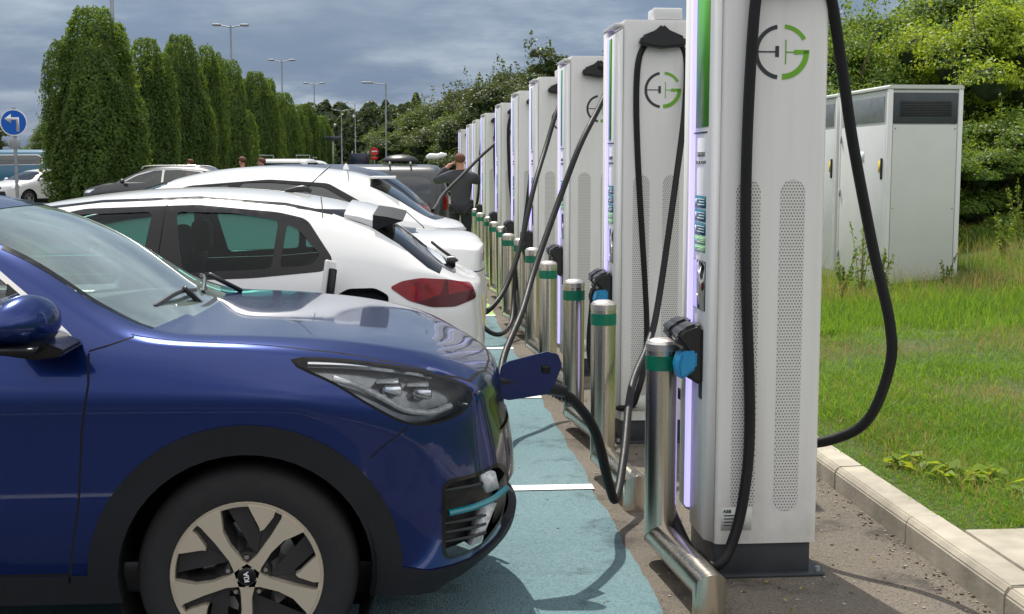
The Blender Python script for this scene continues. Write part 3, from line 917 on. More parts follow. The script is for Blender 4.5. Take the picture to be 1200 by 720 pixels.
        quad_prism([(.752, .625, .475), (.790, .590, .480), (.735, .628, .360), (.700, .660, .358)], .05)
        bmesh.ops.recalc_face_normals(bmx, faces=bmx.faces)
        bmobj('daytime_lamp', bmx, M['drl'], vent_root)
        tube('teal_trim_bar', [(.625, s * .742, .492), (.70, s * .700, .497), (.77, s * .645, .508), (.825, s * .565, .525)], .011, M['teal_trim'], vent_root, 8, 5)
        for zz in (.56, .45, .42, .39):
            tube('vent_fin', [(.60, s * .725, zz), (.70, s * .665, zz), (.75, s * .62, zz)], .006, M['gloss_black'], vent_root, 6)
    # cowl with wipers
    tube('cowl', [(-.36, .70, 1.068), (-.275, .45, 1.078), (-.235, .2, 1.082), (-.225, 0, 1.083), (-.235, -.2, 1.082), (-.275, -.45, 1.078), (-.36, -.70, 1.068)], .022, M['black'], root, 8, 4)
    for (a, b, c, nm) in (((-.335, -.46, 1.135), (-.285, .06, 1.140), 0, 'wiper'), ((-.27, .14, 1.125), (-.35, .60, 1.150), 0, 'wiper')):
        w_ = tube(nm, [a, ((a[0] + b[0]) / 2 + .01, (a[1] + b[1]) / 2, (a[2] + b[2]) / 2 + .02), b], .008, M['black'], root, 6, 4)
        tube('wiper_arm', [(a[0] + .09, a[1] + .40, a[2] - .035), ((a[0] + b[0]) / 2 + .02, (a[1] + b[1]) / 2 + .05, (a[2] + b[2]) / 2 + .03)], .010, M['black'], w_, 6)
    # door mirrors
    for s in (1, -1):
        bm = bmesh.new()
        bmesh.ops.create_icosphere(bm, subdivisions=3, radius=1)
        for v in bm.verts:
            p = v.co
            x = p.x * .075; y = p.y * .135; z = p.z * .092
            if p.x < 0: x = -abs(p.x) ** .6 * .05
            z *= (1 - .16 * p.y * s); x += -.045 * (p.y * s)
            v.co = (x - .60 - (.14 if s > 0 else 0), s * 1.005 + y, z * .86 + 1.150 - (.04 if s > 0 else 0))
        mo = bmobj('door_mirror', bm, M['blue'], root, 50)
        prism('mirror_foot', [(-.47, 1.075), (-.54, 1.105), (-.66, 1.09), (-.66, 1.065), (-.56, 1.05), (-.48, 1.058)], 'y', s * .84, s * 1.06, M['gloss_black'], mo, .008)
        bm = bmesh.new(); add_box(bm, -.67, -.535, s * 1.005 - .125, s * 1.005 + .125, 1.073, 1.095, .008, 2)
        bmobj('indicator_strip', bm, M['gloss_black'], mo)
        box('mirror_glass', -.648, -.642, s * 1.0 - .105, s * 1.0 + .105, 1.10, 1.225, M['chrome'], mo, .002, 1)
        tube('roof_rail', [(-1.15, s * .615, 1.50), (-1.25, s * .61, 1.545), (-2.0, s * .60, 1.565), (-2.8, s * .575, 1.50), (-2.9, s * .57, 1.46)], .014, M['black'], root, 8, 4)
        tube('door_handle', [(-1.28, s * .895, .955), (-1.32, s * .925, .958), (-1.42, s * .925, .962), (-1.46, s * .895, .96)], .012, M['blue'], root, 8, 4)
    # charge port: recess, hinged flap swung up towards the camera, plug
    fl = prism('charge_flap', [(0, .0), (.02, .085), (.05, .10), (.20, .135), (.245, .125), (.262, .08), (.235, .01), (.205, -.035), (.05, -.055), (.01, -.045)], 'y', 0, .016, M['blue'], root, .004)
    fl.location = (.845, .20, .735); fl.rotation_euler = (0, R(0), R(4))
    for xx in (.1,):
        bm = bmesh.new(); add_box(bm, .178, .212, -.006, .002, .050, .082, .006, 2); bmobj('flap_latch', bm, M['gloss_black'], fl)
    # interior
    box('floor_tub', -3.2, -.25, -.74, .74, .25, .36, M['black'], root, .02)
    dash = prism('dashboard', [(-.30, 1.075), (-.55, 1.10), (-.78, 1.09), (-.92, 1.02), (-.95, .8), (-.75, .6), (-.3, .6)], 'y', -.72, .72, M['dash'], root, .03)
    bm = bmesh.new(); add_lathe(bm, [(.175 + .016 * math.cos(a), .016 * math.sin(a)) for a in [2 * PI * k / 8 for k in range(9)]], 32, 'x')
    bmesh.ops.recalc_face_normals(bm, faces=bm.faces)
    swh = bmobj('steering_wheel', bm, M['black'], root); swh.location = (-1.06, -.37, 1.02); swh.rotation_euler = (0, R(-25), 0)
    for y in (-.37, .37): seat(root, -1.42, y, .42); seat(root, -2.3, y, .42)
    for s in (1, -1): box('door_lining', -3.0, -.55, s * .80 - .02, s * .80 + .02, .35, 1.02, M['seat'], root, .01)
    bm = bmesh.new(); add_box(bm, -.93, -.89, -.13, .13, 1.375, 1.44, .015, 2); bmobj('rear_view_mirror', bm, M['black'], root)
    lathe('tax_disc_ring', [(.030, 0), (.033, .001), (.036, 0)], M['black'], root, 28, 'z').matrix_local = Matrix.Translation((-.57, -.46, 1.245)) @ Matrix.Rotation(R(41), 4, 'Y')
    wells(root, (0, -2.7), wz, .40, .50, .86)
    box('underbody', -3.3, .5, -.6, .6, .18, .30, M['black'], root, .02)
    ws_ = stance(root, (0, -2.7), wz - .003, .342, .215, .236, .765, 'hero')
    # badge letters on the near front wheel cap
    for w_, x0, s in ((ws_[1], 0, -1), (ws_[0], 0, 1), (ws_[3], -2.7, -1), (ws_[2], -2.7, 1)):
        yo = s * (.765 + .1075 + .0065)
        mt = Matrix.Translation((x0, yo, wz - .003)) @ Matrix.Rotation(R(90), 4, 'X') @ Matrix.Rotation(R(97), 4, 'Z')
        if s > 0: mt = Matrix.Translation((x0, yo, wz - .003)) @ Matrix.Rotation(PI, 4, 'Z') @ Matrix.Rotation(R(90), 4, 'X') @ Matrix.Rotation(R(97), 4, 'Z')
        text('cap_lettering', 'KIA', .021, M['sign_white'], w_, mt, .0004, .0006)
    return root
blue = build_blue()
# ------------------------------------------------ white hatchback with the black-ended spoiler
def lerp_rails(fr, bk, w=.90, z0=.24):
    """four lower rails between the front station x=fr and the rear station x=bk"""
    out_ = []
    for (z, y, zf, zb, dx) in ((z0, .955, z0 - .03, z0 + .04, -.07), (z0 + .12, .985, z0 + .09, z0 + .14, .06), (.52, 1.0, .46, .54, .10), (.70, .995, .60, .70, .10), (.86, 1.0, .72, .84, .06)):
        out_.append(dict(y=w * y, z={bk: zb, bk + .5: z, fr - .5: z, fr: zf}, f=(fr, w * .76, zf, fr + .13 + dx), b=(bk, w * .78, zb, bk - .04 - dx * .6)))
    return out_
CY = lambda fr, bk: {fr: .80, fr - .14: .9, fr - .32: .965, fr - .6: 1, bk + .6: 1, bk + .35: .97, bk + .16: .91, bk: .82}

hatchP = dict(
    st=[.66, .52, .36, .15, -.05, -.22, -.42, -.65, -.9, -1.15, -1.5, -1.9, -2.3, -2.6, -2.8, -2.95, -3.08, -3.18, -3.27, -3.34],
    zE={.66: .80, .4: .88, .1: .93, -.2: .97, -.6: .985, -1.5: 1.0, -2.3: 1.045, -2.7: 1.075, -3.0: 1.06, -3.2: 1.02, -3.34: .95},
    yE={.66: .66, .4: .80, 0: .84, -.5: .85, -1.5: .86, -2.4: .85, -2.8: .82, -3.1: .765, -3.34: .66},
    zR={.7: .86, .4: .93, 0: .99, -.22: 1.02, -.5: 1.17, -.8: 1.30, -1.06: 1.37, -1.4: 1.425, -1.9: 1.445, -2.37: 1.41, -2.7: 1.34, -2.86: 1.285, -3.0: 1.19, -3.12: 1.10, -3.22: 1.03, -3.34: .97},
    yR={.66: .5, .3: .66, -.2: .74, -.6: .66, -1.1: .60, -1.9: .585, -2.6: .56, -2.9: .56, -3.1: .58, -3.34: .58},
    zC={.8: .83, .5: .93, 0: 1.02, -.12: 1.04, -.5: 1.24, -.8: 1.35, -1.06: 1.41, -1.4: 1.465, -1.9: 1.487, -2.37: 1.452, -2.71: 1.385, -2.9: 1.30, -3.05: 1.18, -3.18: 1.06, -3.3: .98, -3.4: .93},
    bow={.66: .13, 0: .08, -.22: .11, -.9: .07, -1.5: 0, -2.6: -.01, -3.0: -.07, -3.34: -.09},
    noseE=.13, tailE=.09, bulge=.02, cy=CY(.66, -3.34), rails=lerp_rails(.66, -3.34, .885),
    creases=[(4, 7, 20, .3), (5, 19, 24, .3)])

def build_hatch():
    root = thing('parked_car', 'white hatchback with red tail lamp and open charge flap, right behind the blue car', 'car', (-3.0, 7.42, 0), PI, 'parked electric cars at the chargers')
    bm = car_skin(hatchP, 3)
    wz = .335
    frame = rcorner([(-.42, 1.005), (-.66, 1.16), (-.95, 1.29), (-1.32, 1.375), (-1.9, 1.395), (-2.32, 1.355), (-2.47, 1.32), (-2.615, 1.115), (-2.57, 1.060), (-2.2, 1.028), (-1.2, 1.0)], .04)
    g1 = rcorner([(-.62, 1.03), (-.80, 1.19), (-1.02, 1.29), (-1.30, 1.345), (-1.68, 1.36), (-1.64, 1.04)], .04)
    g2 = rcorner([(-1.86, 1.055), (-1.80, 1.36), (-2.08, 1.352), (-2.325, 1.315), (-2.30, 1.075)], .03)
    g3 = rcorner([(-2.345, 1.08), (-2.37, 1.295), (-2.43, 1.265), (-2.545, 1.14), (-2.50, 1.09)], .02)
    lamp = rcorner([(-2.90, .975), (-2.965, 1.005), (-3.06, 1.018), (-3.20, 1.005), (-3.33, .975), (-3.36, .90), (-3.24, .865), (-3.12, .868), (-3.0, .905)], .02)
    lampd = [(-3.02, .895), (-3.16, .93), (-3.20, 1.03), (-3.205, .93), (-3.40, .95), (-3.40, .85), (-3.0, .85)]
    port = rcorner([(-2.63, .93), (-2.69, .962), (-2.82, .962), (-2.89, .925), (-2.88, .80), (-2.61, .80)], .02)
    for s in (1, -1):
        F = side(s, .02)
        cut(bm, [(-3.6, .36), (1.0, .36), (1.0, .0), (-3.6, .0)], 'xz', F, 9)
        for cx in (0, -2.65):
            cut(bm, arc(cx, wz, .42, -8, 188, 24), 'xz', F, 9)
            cut(bm, arc(cx, wz, .36, -30, 210, 24) + [(cx - .3, -.1), (cx + .3, -.1)], 'xz', F, 99)
        cut(bm, frame, 'xz', side(s, .1), 6)
        for g in (g1, g2, g3): cut(bm, g, 'xz', side(s, .1), 5)
        cut(bm, strip([(-1.72, 1.0), (-1.745, 1.395)], .007), 'xz', side(s, .1), 7)
        cut(bm, strip([(-2.60, 1.08), (-2.585, 1.0), (-2.50, .86), (-2.42, .7), (-2.35, .45)], .006), 'xz', F, 7)
        cut(bm, strip([(-1.70, 1.0), (-1.70, .36)], .006), 'xz', F, 7)
        cut(bm, strip([(-.5, 1.0), (-.52, .36)], .006), 'xz', F, 7)
        cut(bm, lamp, 'xz', lambda c, n: c.y * s > .2, 10); 
        lay = bm.faces.layers.int['tag']
        cut(bm, lampd, 'xz', lambda c, n: c.y * s > .2, 1010)
        for f in bm.faces:
            if f[lay] == 1010:
                c = f.calc_center_median(); f[lay] = 16 if in_poly(c.x, c.z, lamp) else 0
        # black arc along the roof side into the tailgate pillar
        cut(bm, [(-2.40, 1.375), (-2.60, 1.345), (-2.80, 1.275), (-2.95, 1.185), (-3.10, 1.065), (-3.16, 1.035), (-3.18, 1.06), (-3.04, 1.185), (-2.9, 1.30), (-2.7, 1.36)], 'xz', lambda c, n: c.y * s > .40 and c.y * s < .78, 6)
        cut(bm, strip([(-1.0, 1.365), (-1.4, 1.412), (-1.9, 1.43), (-2.35, 1.395), (-2.60, 1.345)], .012), 'xz', side(s, .02), 6)
    cut(bm, port, 'xz', side(1, .02), 17)
    rw = rcorner([(-.53, 1.05), (-.48, 1.27), (0, 1.30), (.48, 1.27), (.53, 1.05), (0, 1.035)], .04)
    rf = lambda c, n: c.x < -2.75 and n.x < -.15
    cut(bm, offs(rw, .03), 'yz', rf, 6); cut(bm, rw, 'yz', rf, 15)
    cut(bm, rcorner([(-.26, .86), (-.26, .70), (.26, .70), (.26, .86)], .02), 'yz', lambda c, n: c.x < -3.2, 12)
    wsf = lambda c, n: -1.4 < c.x < .1 and n.x > .28
    ws = rcorner([(-.70, 1.05), (-.56, 1.37), (0, 1.43), (.56, 1.37), (.70, 1.05), (0, 1.055)], .03)
    cut(bm, offs(ws, .015), 'yz', wsf, 6); cut(bm, ws, 'yz', wsf, 14)
    cut(bm, strip([(-2.55, -.60), (-2.50, 0), (-2.55, .60)], .006), 'xy', lambda c, n: n.z > .5, 7)
    hl = rcorner([(.33, .86), (.62, .80), (.70, .72), (.5, .70)], .02)
    for s in (1, -1): cut(bm, hl, 'xz', lambda c, n: c.y * s > .3, 18)
    sp = split(bm, {(0, 7): ('body', [M['white_paint'], M['gap']], 0, 0), (6,): ('glazing_surround', M['gloss_black'], .0015, 0),
        (5,): ('side_window', M['glass_teal'], -.003, 0), (9,): ('arch_and_sill_cladding', M['clad'], .008, .02),
        (10, 16): ('tail_lamp', [M['red_lens'], M['red_dark']], .004, .01), (12,): ('number_plate', M['plate_y'], .004, .004),
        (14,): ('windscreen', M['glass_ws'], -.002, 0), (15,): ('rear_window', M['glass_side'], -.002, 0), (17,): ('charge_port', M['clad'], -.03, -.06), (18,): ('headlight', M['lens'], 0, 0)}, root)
    cp = sp['charge_port'][0]
    lathe('socket_ring', [(.020, .885), (.036, .885), (.038, .87), (.038, .82)], M['sign_white'], cp, 24, 'y', (-2.76, 0, .875))
    tube('connector', [(-2.76, .86, .87), (-2.76, .92, .86), (-2.76, .99, .83)], [.03, .032, .024], M['black'], cp, 12)
    # flap standing open, hinge at the front edge
    bm = bmesh.new(); add_box(bm, -.012, .012, 0, .15, .0, .19, .011, 3)
    fl = bmobj('charge_flap', bm, M['white_paint'], root); fl.location = (-2.60, .865, .925); fl.rotation_euler = (R(8), R(-6), R(-14))
    bm = bmesh.new(); add_box(bm, -.020, -.010, .02, .13, .02, .15, .012, 2); bmobj('flap_liner', bm, M['clad'], fl)
    # roof spoiler: white front, satin dark trailing edge
    bm = bmesh.new()
    def spo(x0, x1, z0, z1, t0, t1, w0, w1, dz):
        rows = []
        for (x, z, t, w) in ((x0, z0, t0, w0), ((x0 + x1) / 2, (z0 + z1) / 2 + .004, (t0 + t1) / 2, (w0 + w1) / 2), (x1, z1, t1, w1)):
            up = []; dn = []
            for k in range(-6, 7):
                y = w * k / 6; c = -dz * abs(k / 6) ** 2.4; bx = .02 * (k / 6) ** 2
                up.append(bm.verts.new((x + bx, y, z + c))); dn.append(bm.verts.new((x + bx, y, z + c - t)))
            rows.append((up, dn))
        for (a, b), (c, d) in zip(rows, rows[1:]):
            for k in range(12):
                bm.faces.new((a[k], a[k + 1], c[k + 1], c[k])); bm.faces.new((b[k + 1], b[k], d[k], d[k + 1]))
            bm.faces.new((a[0], c[0], d[0], b[0])); bm.faces.new((a[12], b[12], d[12], c[12]))
        a, b = rows[0]; c, d = rows[-1]
        for k in range(12): bm.faces.new((a[k + 1], a[k], b[k], b[k + 1])); bm.faces.new((c[k], c[k + 1], d[k + 1], d[k]))
    spo(-2.68, -2.83, 1.402, 1.368, .05, .085, .56, .575, .06)
    bmesh.ops.recalc_face_normals(bm, faces=bm.faces)
    sm = bmobj('roof_spoiler', bm, M['white_paint'], root, 40)
    bm = bmesh.new()
    spo(-2.832, -2.99, 1.368, 1.338, .087, .004, .577, .56, .03)
    bmesh.ops.recalc_face_normals(bm, faces=bm.faces)
    bmobj('spoiler_tip', bm, M['clad'], sm, 40)
    box('spoiler_side_fin', -2.92, -2.84, .49, .51, 1.22, 1.30, M['gloss_black'], sm, .006)
    w_ = tube('rear_wiper', [(-3.28, 0, 1.05), (-3.2, -.12, 1.10), (-3.14, -.30, 1.14)], .009, M['black'], root, 6, 3)
    lathe('wiper_hub', [(.0001, 0), (.03, 0), (.034, -.02), (.034, -.05)], M['black'], w_, 14, 'x', (-3.22, 0, 1.045))
    # aerial
    an = tube('roof_aerial', [(-2.30, 0, 1.452), (-2.40, 0, 1.468), (-2.45, 0, 1.45)], [.012, .02, .012], M['black'], root, 10, 3)
    tube('aerial_rod', [(-2.42, 0, 1.47), (-2.56, 0, 1.60)], .004, M['black'], an, 6)
    for s in (1, -1):
        bm = bmesh.new(); bmesh.ops.create_icosphere(bm, subdivisions=2, radius=1)
        for v in bm.verts: v.co = (v.co.x * .07 - .52, v.co.y * .11 + s * .98, v.co.z * .08 + 1.08)
        bmobj('door_mirror', bm, M['white_paint'], root, 60)
        tube('door_handle', [(-2.2, s * .88, .90), (-2.24, s * .91, .905), (-2.36, s * .91, .91), (-2.4, s * .88, .91)], .011, M['white_paint'], root, 8, 3)
    interior(root, (-.35, -3.1, .72))
    for y in (-.37, .37): pass
    wells(root, (0, -2.65), wz, .38, .5, .86)
    box('underbody', -3.2, .5, -.6, .6, .18, .30, M['black'], root, .02)
    stance(root, (0, -2.65), .335, .33, .20, .215, .765)
    return root
hatch = build_hatch()

# ------------------------------------------------ simpler cars: same method, fewer cuts
def make_car(P, label, loc, rz, col, wb, frame, glasses, rw=None, ws=None, lampr=None, lampf=None, trim='gloss_black', wz=.33, rt=.33, group=None, level=2, gside='glass_dark', name='parked_car', cat='car', extra=None, rwm='glass_dark', roofglass=None, lampm='red_lens', gaps=(), seats=False, clad=True):
    root = thing(name, label, cat, loc, rz, group)
    bm = car_skin(P, level)
    for s in (1, -1):
        F = side(s, .02)
        if clad: cut(bm, [(-4.6, .33), (1.2, .33), (1.2, .0), (-4.6, .0)], 'xz', F, 9)
        for cx in (0, -wb):
            cut(bm, arc(cx, wz, rt + .055, -30, 210, 16) + [(cx - .3, -.1), (cx + .3, -.1)], 'xz', F, 99)
        cut(bm, frame, 'xz', side(s, .1), 6)
        for g in glasses: cut(bm, g, 'xz', side(s, .1), 5)
        if lampr: cut(bm, lampr, 'xz', lambda c, n: c.y * s > .3, 10)
        if lampf: cut(bm, lampf, 'xz', lambda c, n: c.y * s > .3, 18)
    for pts, pr in gaps:
        for s in (1, -1):
            if pr == 'xz': cut(bm, strip(pts, .008), 'xz', side(s, .02), 7)
            elif s > 0: cut(bm, strip(pts, .008), 'xy', lambda c, n: n.z > .5 and c.z > .95, 7)
    if rw:
        rf = lambda c, n: c.x < rw[1] and n.x < -.12
        cut(bm, offs(rw[0], .03), 'yz', rf, 6); cut(bm, rw[0], 'yz', rf, 15)
    if ws:
        wf = lambda c, n: c.x < ws[1] and c.x > ws[1] - 1.5 and n.x > .25
        cut(bm, offs(ws[0], .015), 'yz', wf, 6); cut(bm, ws[0], 'yz', wf, 14)
    if roofglass: cut(bm, roofglass, 'xy', lambda c, n: n.z > .5 and c.z > 1.2, 19)
    cut(bm, rcorner([(-.26, .72), (-.26, .60), (.26, .60), (.26, .72)], .02), 'yz', lambda c, n: c.x < -wb - .3 and n.x < -.3, 12)
    cut(bm, rcorner([(-.45, .62), (-.5, .42), (.5, .42), (.45, .62)], .02), 'yz', lambda c, n: c.x > .4 and n.x > .3, 13)
    if trim == 'chrome': pass
    sp = split(bm, {(0, 7): ('body', [M[col], M['gap']], 0, 0), (6,): ('window_trim', M[trim], .002, 0), (5,): ('side_window', M[gside], -.002, 0), (9,): ('sill_cladding', M['clad'], .006, .01),
        (10,): ('tail_lamp', M[lampm], .003, .01), (18,): ('headlight', M['lamp_white'], .002, .01), (14,): ('windscreen', M['glass_side'], -.002, 0), (15,): ('rear_window', M[rwm], -.002, 0),
        (12,): ('number_plate', M['plate_y'], .003, .003), (13,): ('grille', M['black'], -.01, 0), (19,): ('glass_roof', M['gloss_black'], .001, 0)}, root)
    box('floor_tub', -wb - .4, -.3, -.70, .70, .22, .5, M['black'], root, .02)
    if seats:
        for y in (-.37, .37): seat(root, -1.3, y); seat(root, -2.1, y)
    wells(root, (0, -wb), wz, rt + .06, .5, .84)
    stance(root, (0, -wb), wz, rt, .2, rt * .64, .76)
    box('underbody', -wb - .4, .5, -.6, .6, .18, .28, M['black'], root, .02)
    for s in (1, -1):
        bm = bmesh.new(); bmesh.ops.create_icosphere(bm, subdivisions=2, radius=1)
        for v in bm.verts: v.co = (v.co.x * .07 - .55, v.co.y * .11 + s * (P['yE'][0] if 0 in P['yE'] else .85) + s * .13, v.co.z * .075 + P['mz'])
        bmobj('door_mirror', bm, M[col], root, 60)
    if extra: extra(root, sp)
    return root

# low white saloon (boot and glass roof show)
salP = dict(mz=1.05,
    st=[.68, .52, .34, .12, -.08, -.3, -.55, -.85, -1.2, -1.6, -2.0, -2.4, -2.7, -2.95, -3.2, -3.4, -3.55, -3.66],
    zE={.68: .74, .4: .84, 0: .93, -.6: .96, -1.6: .98, -2.6: 1.01, -3.1: 1.02, -3.4: 1.02, -3.66: .99},
    yE={.68: .68, .3: .82, 0: .86, -.8: .87, -2.4: .87, -3.0: .84, -3.4: .77, -3.66: .68},
    zR={.7: .80, 0: .97, -.25: 1.0, -.6: 1.15, -1.0: 1.31, -1.4: 1.385, -2.0: 1.385, -2.5: 1.30, -2.9: 1.16, -3.15: 1.075, -3.4: 1.07, -3.66: 1.03},
    yR={.68: .5, 0: .74, -.3: .74, -1.0: .61, -2.0: .57, -2.8: .58, -3.2: .64, -3.66: .56},
    zC={.8: .78, .4: .91, 0: .99, -.15: 1.01, -.6: 1.21, -1.0: 1.35, -1.5: 1.435, -2.0: 1.43, -2.5: 1.335, -2.9: 1.19, -3.2: 1.105, -3.5: 1.11, -3.75: 1.10},
    bow={.68: .13, 0: .08, -.3: .1, -1.0: .06, -1.6: 0, -3.0: -.05, -3.66: -.08},
    noseE=.14, tailE=.08, crownB=.06, bulge=.015, cy=CY(.68, -3.66), rails=lerp_rails(.68, -3.66, .92, .22), creases=[(5, 16, 24, .6), (4, 14, 24, .3)])
XF = lambda tail, xt: tail + xt       # world x of the front axle for a car facing -X whose tail is at `tail`
sal_root = make_car(salP, 'low white saloon with black glass roof, its boot lid showing behind the white hatchback', (.62 - 3.78, 9.85, 0), PI, 'pearl_paint', 2.87,
    rcorner([(-.45, .98), (-.9, 1.21), (-1.4, 1.345), (-2.0, 1.35), (-2.45, 1.27), (-2.85, 1.10), (-2.8, 1.03)], .04),
    [rcorner([(-.55, 1.0), (-.95, 1.2), (-1.42, 1.32), (-1.7, 1.325), (-1.7, 1.01)], .04), rcorner([(-1.78, 1.01), (-1.78, 1.325), (-2.0, 1.325), (-2.42, 1.25), (-2.72, 1.12), (-2.72, 1.04)], .04)],
    rw=(rcorner([(-.55, 1.135), (-.47, 1.30), (0, 1.36), (.47, 1.30), (.55, 1.135)], .03), -2.2), ws=(rcorner([(-.68, 1.04), (-.56, 1.33), (0, 1.39), (.56, 1.33), (.68, 1.04)], .03), .1),
    lampr=rcorner([(-3.70, .96), (-3.72, .98), (-3.90, .985), (-3.90, .90), (-3.7, .90)], .01), level=3, roofglass=[(-1.25, -.5), (-1.25, .5), (-2.35, .46), (-2.35, -.46)], group='parked electric cars at the chargers', seats=True, rwm='glass_side', gaps=(([(-3.02, 1.10), (-3.2, 1.0), (-3.36, .93), (-3.46, .86), (-3.52, .70)], 'xz'), ([(-3.04, -.68), (-3.0, 0), (-3.04, .68)], 'xy'), ([(-3.3, .86), (-3.75, .84)], 'xz'), ([(-.5, .95), (-.52, .36)], 'xz'), ([(-1.74, .96), (-1.74, .36)], 'xz')))

# taller white crossover with a stepped tail
croP = dict(mz=1.15,
    st=[.68, .52, .34, .12, -.08, -.3, -.55, -.85, -1.2, -1.6, -2.1, -2.6, -2.95, -3.2, -3.4, -3.56, -3.7, -3.80],
    zE={.68: .86, .4: .95, 0: 1.02, -1.6: 1.06, -2.8: 1.12, -3.2: 1.12, -3.6: 1.05, -3.8: .99},
    yE={.68: .68, .3: .82, 0: .86, -.8: .87, -2.6: .87, -3.2: .83, -3.55: .76, -3.8: .67},
    zR={.7: .92, 0: 1.08, -.25: 1.1, -.6: 1.22, -1.0: 1.37, -1.5: 1.50, -2.0: 1.535, -2.7: 1.50, -3.0: 1.45, -3.2: 1.33, -3.4: 1.19, -3.56: 1.10, -3.66: 1.08, -3.8: 1.03},
    yR={.68: .5, 0: .74, -.3: .74, -1.0: .63, -2.0: .60, -3.0: .58, -3.5: .62, -3.8: .56},
    zC={.8: .9, .4: 1.02, 0: 1.1, -.15: 1.11, -.6: 1.27, -1.0: 1.43, -1.4: 1.545, -1.7: 1.592, -2.2: 1.612, -2.7: 1.575, -3.05: 1.50, -3.25: 1.38, -3.45: 1.22, -3.6: 1.12, -3.75: 1.10, -3.9: 1.05},
    bow={.68: .13, 0: .08, -.3: .1, -1.0: .06, -1.6: 0, -3.2: -.04, -3.8: -.08},
    noseE=.14, tailE=.09, crownB=.05, bulge=.015, cy=CY(.68, -3.8), rails=lerp_rails(.68, -3.8, .93, .24), creases=[(5, 16, 24, .6), (4, 14, 24, .5)])
def cro_extra(root, sp):
    lathe('roof_aerial', [(.03, 0), (.028, .02), (.012, .05), (.0001, .06)], M['pearl_paint'], root, 12, 'z', (-2.75, 0, 1.56))
    box('roof_spoiler', -3.22, -2.98, -.52, .52, 1.478, 1.50, M['pearl_paint'], root, .008)
cro = make_car(croP, 'tall white crossover with a stepped tail and dark sloping rear glass, beyond the white saloon', (.60 - 3.93, 12.2, 0), PI, 'pearl_paint', 3.0,
    rcorner([(-.45, 1.08), (-.9, 1.27), (-1.4, 1.42), (-2.1, 1.475), (-2.62, 1.44), (-3.02, 1.22), (-2.98, 1.14)], .04),
    [rcorner([(-.55, 1.10), (-.95, 1.26), (-1.42, 1.395), (-1.75, 1.435), (-1.75, 1.10)], .04), rcorner([(-1.85, 1.10), (-1.85, 1.445), (-2.1, 1.45), (-2.58, 1.41), (-2.92, 1.22), (-2.9, 1.15)], .04)],
    rw=(rcorner([(-.58, 1.14), (-.54, 1.42), (0, 1.46), (.54, 1.42), (.58, 1.14)], .03), -3.0), ws=(rcorner([(-.68, 1.14), (-.58, 1.42), (0, 1.49), (.58, 1.42), (.68, 1.14)], .03), .1),
    lampr=rcorner([(-3.52, 1.01), (-3.58, 1.045), (-3.95, 1.03), (-3.95, .95), (-3.56, .94)], .02), level=3, group='parked electric cars at the chargers', extra=cro_extra, rwm='glass_dark', lampm='silver_alloy', gaps=(([(-2.80, -.57), (-2.76, 0), (-2.80, .57)], 'xy'), ([(-3.30, 1.20), (-3.46, 1.06), (-3.52, .92), (-3.60, .62)], 'xz'), ([(-3.05, 1.14), (-2.95, .95), (-2.80, .75), (-2.75, .36)], 'xz'), ([(-.5, 1.08), (-.52, .36)], 'xz'), ([(-1.8, 1.08), (-1.8, .36)], 'xz'), ([(-3.62, .66), (-3.2, .62)], 'xz')))

# dark blue hatchback beyond it, red lamp showing
suvP = dict(mz=1.15,
    st=[.68, .52, .34, .12, -.08, -.3, -.55, -.85, -1.2, -1.6, -2.1, -2.6, -2.95, -3.2, -3.36, -3.46],
    zE={.68: .88, .4: .96, 0: 1.03, -1.6: 1.06, -2.8: 1.12, -3.46: 1.06}, yE={.68: .68, .3: .82, 0: .86, -.8: .87, -2.6: .86, -3.2: .79, -3.46: .70},
    zR={.7: .94, 0: 1.09, -.25: 1.11, -.6: 1.30, -1.0: 1.46, -1.5: 1.55, -2.3: 1.55, -2.9: 1.49, -3.15: 1.38, -3.3: 1.22, -3.46: 1.10}, yR={.68: .5, 0: .74, -.3: .74, -1.0: .63, -2.0: .60, -3.0: .58, -3.46: .6},
    zC={.8: .92, .4: 1.03, 0: 1.11, -.15: 1.13, -.6: 1.36, -1.0: 1.53, -1.5: 1.62, -2.3: 1.62, -2.9: 1.56, -3.2: 1.40, -3.35: 1.24, -3.55: 1.10},
    bow={.68: .13, 0: .08, -.3: .1, -1.0: .06, -1.6: 0, -3.1: -.04, -3.46: -.08}, noseE=.14, tailE=.09, bulge=.015, cy=CY(.68, -3.46), rails=lerp_rails(.68, -3.46, .91, .26))
suvF = rcorner([(-.42, 1.09), (-.85, 1.33), (-1.35, 1.48), (-2.1, 1.50), (-2.75, 1.44), (-3.0, 1.30), (-2.9, 1.15)], .04)
suvG = [rcorner([(-.52, 1.11), (-.9, 1.31), (-1.38, 1.45), (-1.62, 1.46), (-1.62, 1.11)], .04), rcorner([(-1.68, 1.11), (-1.68, 1.465), (-2.1, 1.47), (-2.7, 1.41), (-2.92, 1.29), (-2.84, 1.17)], .04)]
suvRW = (rcorner([(-.58, 1.16), (-.52, 1.44), (0, 1.47), (.52, 1.44), (.58, 1.16)], .03), -2.9)
suvWS = (rcorner([(-.68, 1.16), (-.58, 1.49), (0, 1.56), (.58, 1.49), (.68, 1.16)], .03), .1)
suvLR = rcorner([(-3.2, 1.08), (-3.28, 1.16), (-3.60, 1.14), (-3.60, .98), (-3.36, .99)], .02)
suvLF = rcorner([(.30, .93), (.62, .88), (.72, .80), (.48, .82)], .02)
def rails_extra(root, sp):
    for s in (1, -1): tube('roof_rail', [(-1.0, s * .62, 1.50), (-1.2, s * .61, 1.585), (-2.5, s * .59, 1.585), (-2.85, s * .575, 1.50)], .018, M['chrome'], root, 8, 4)
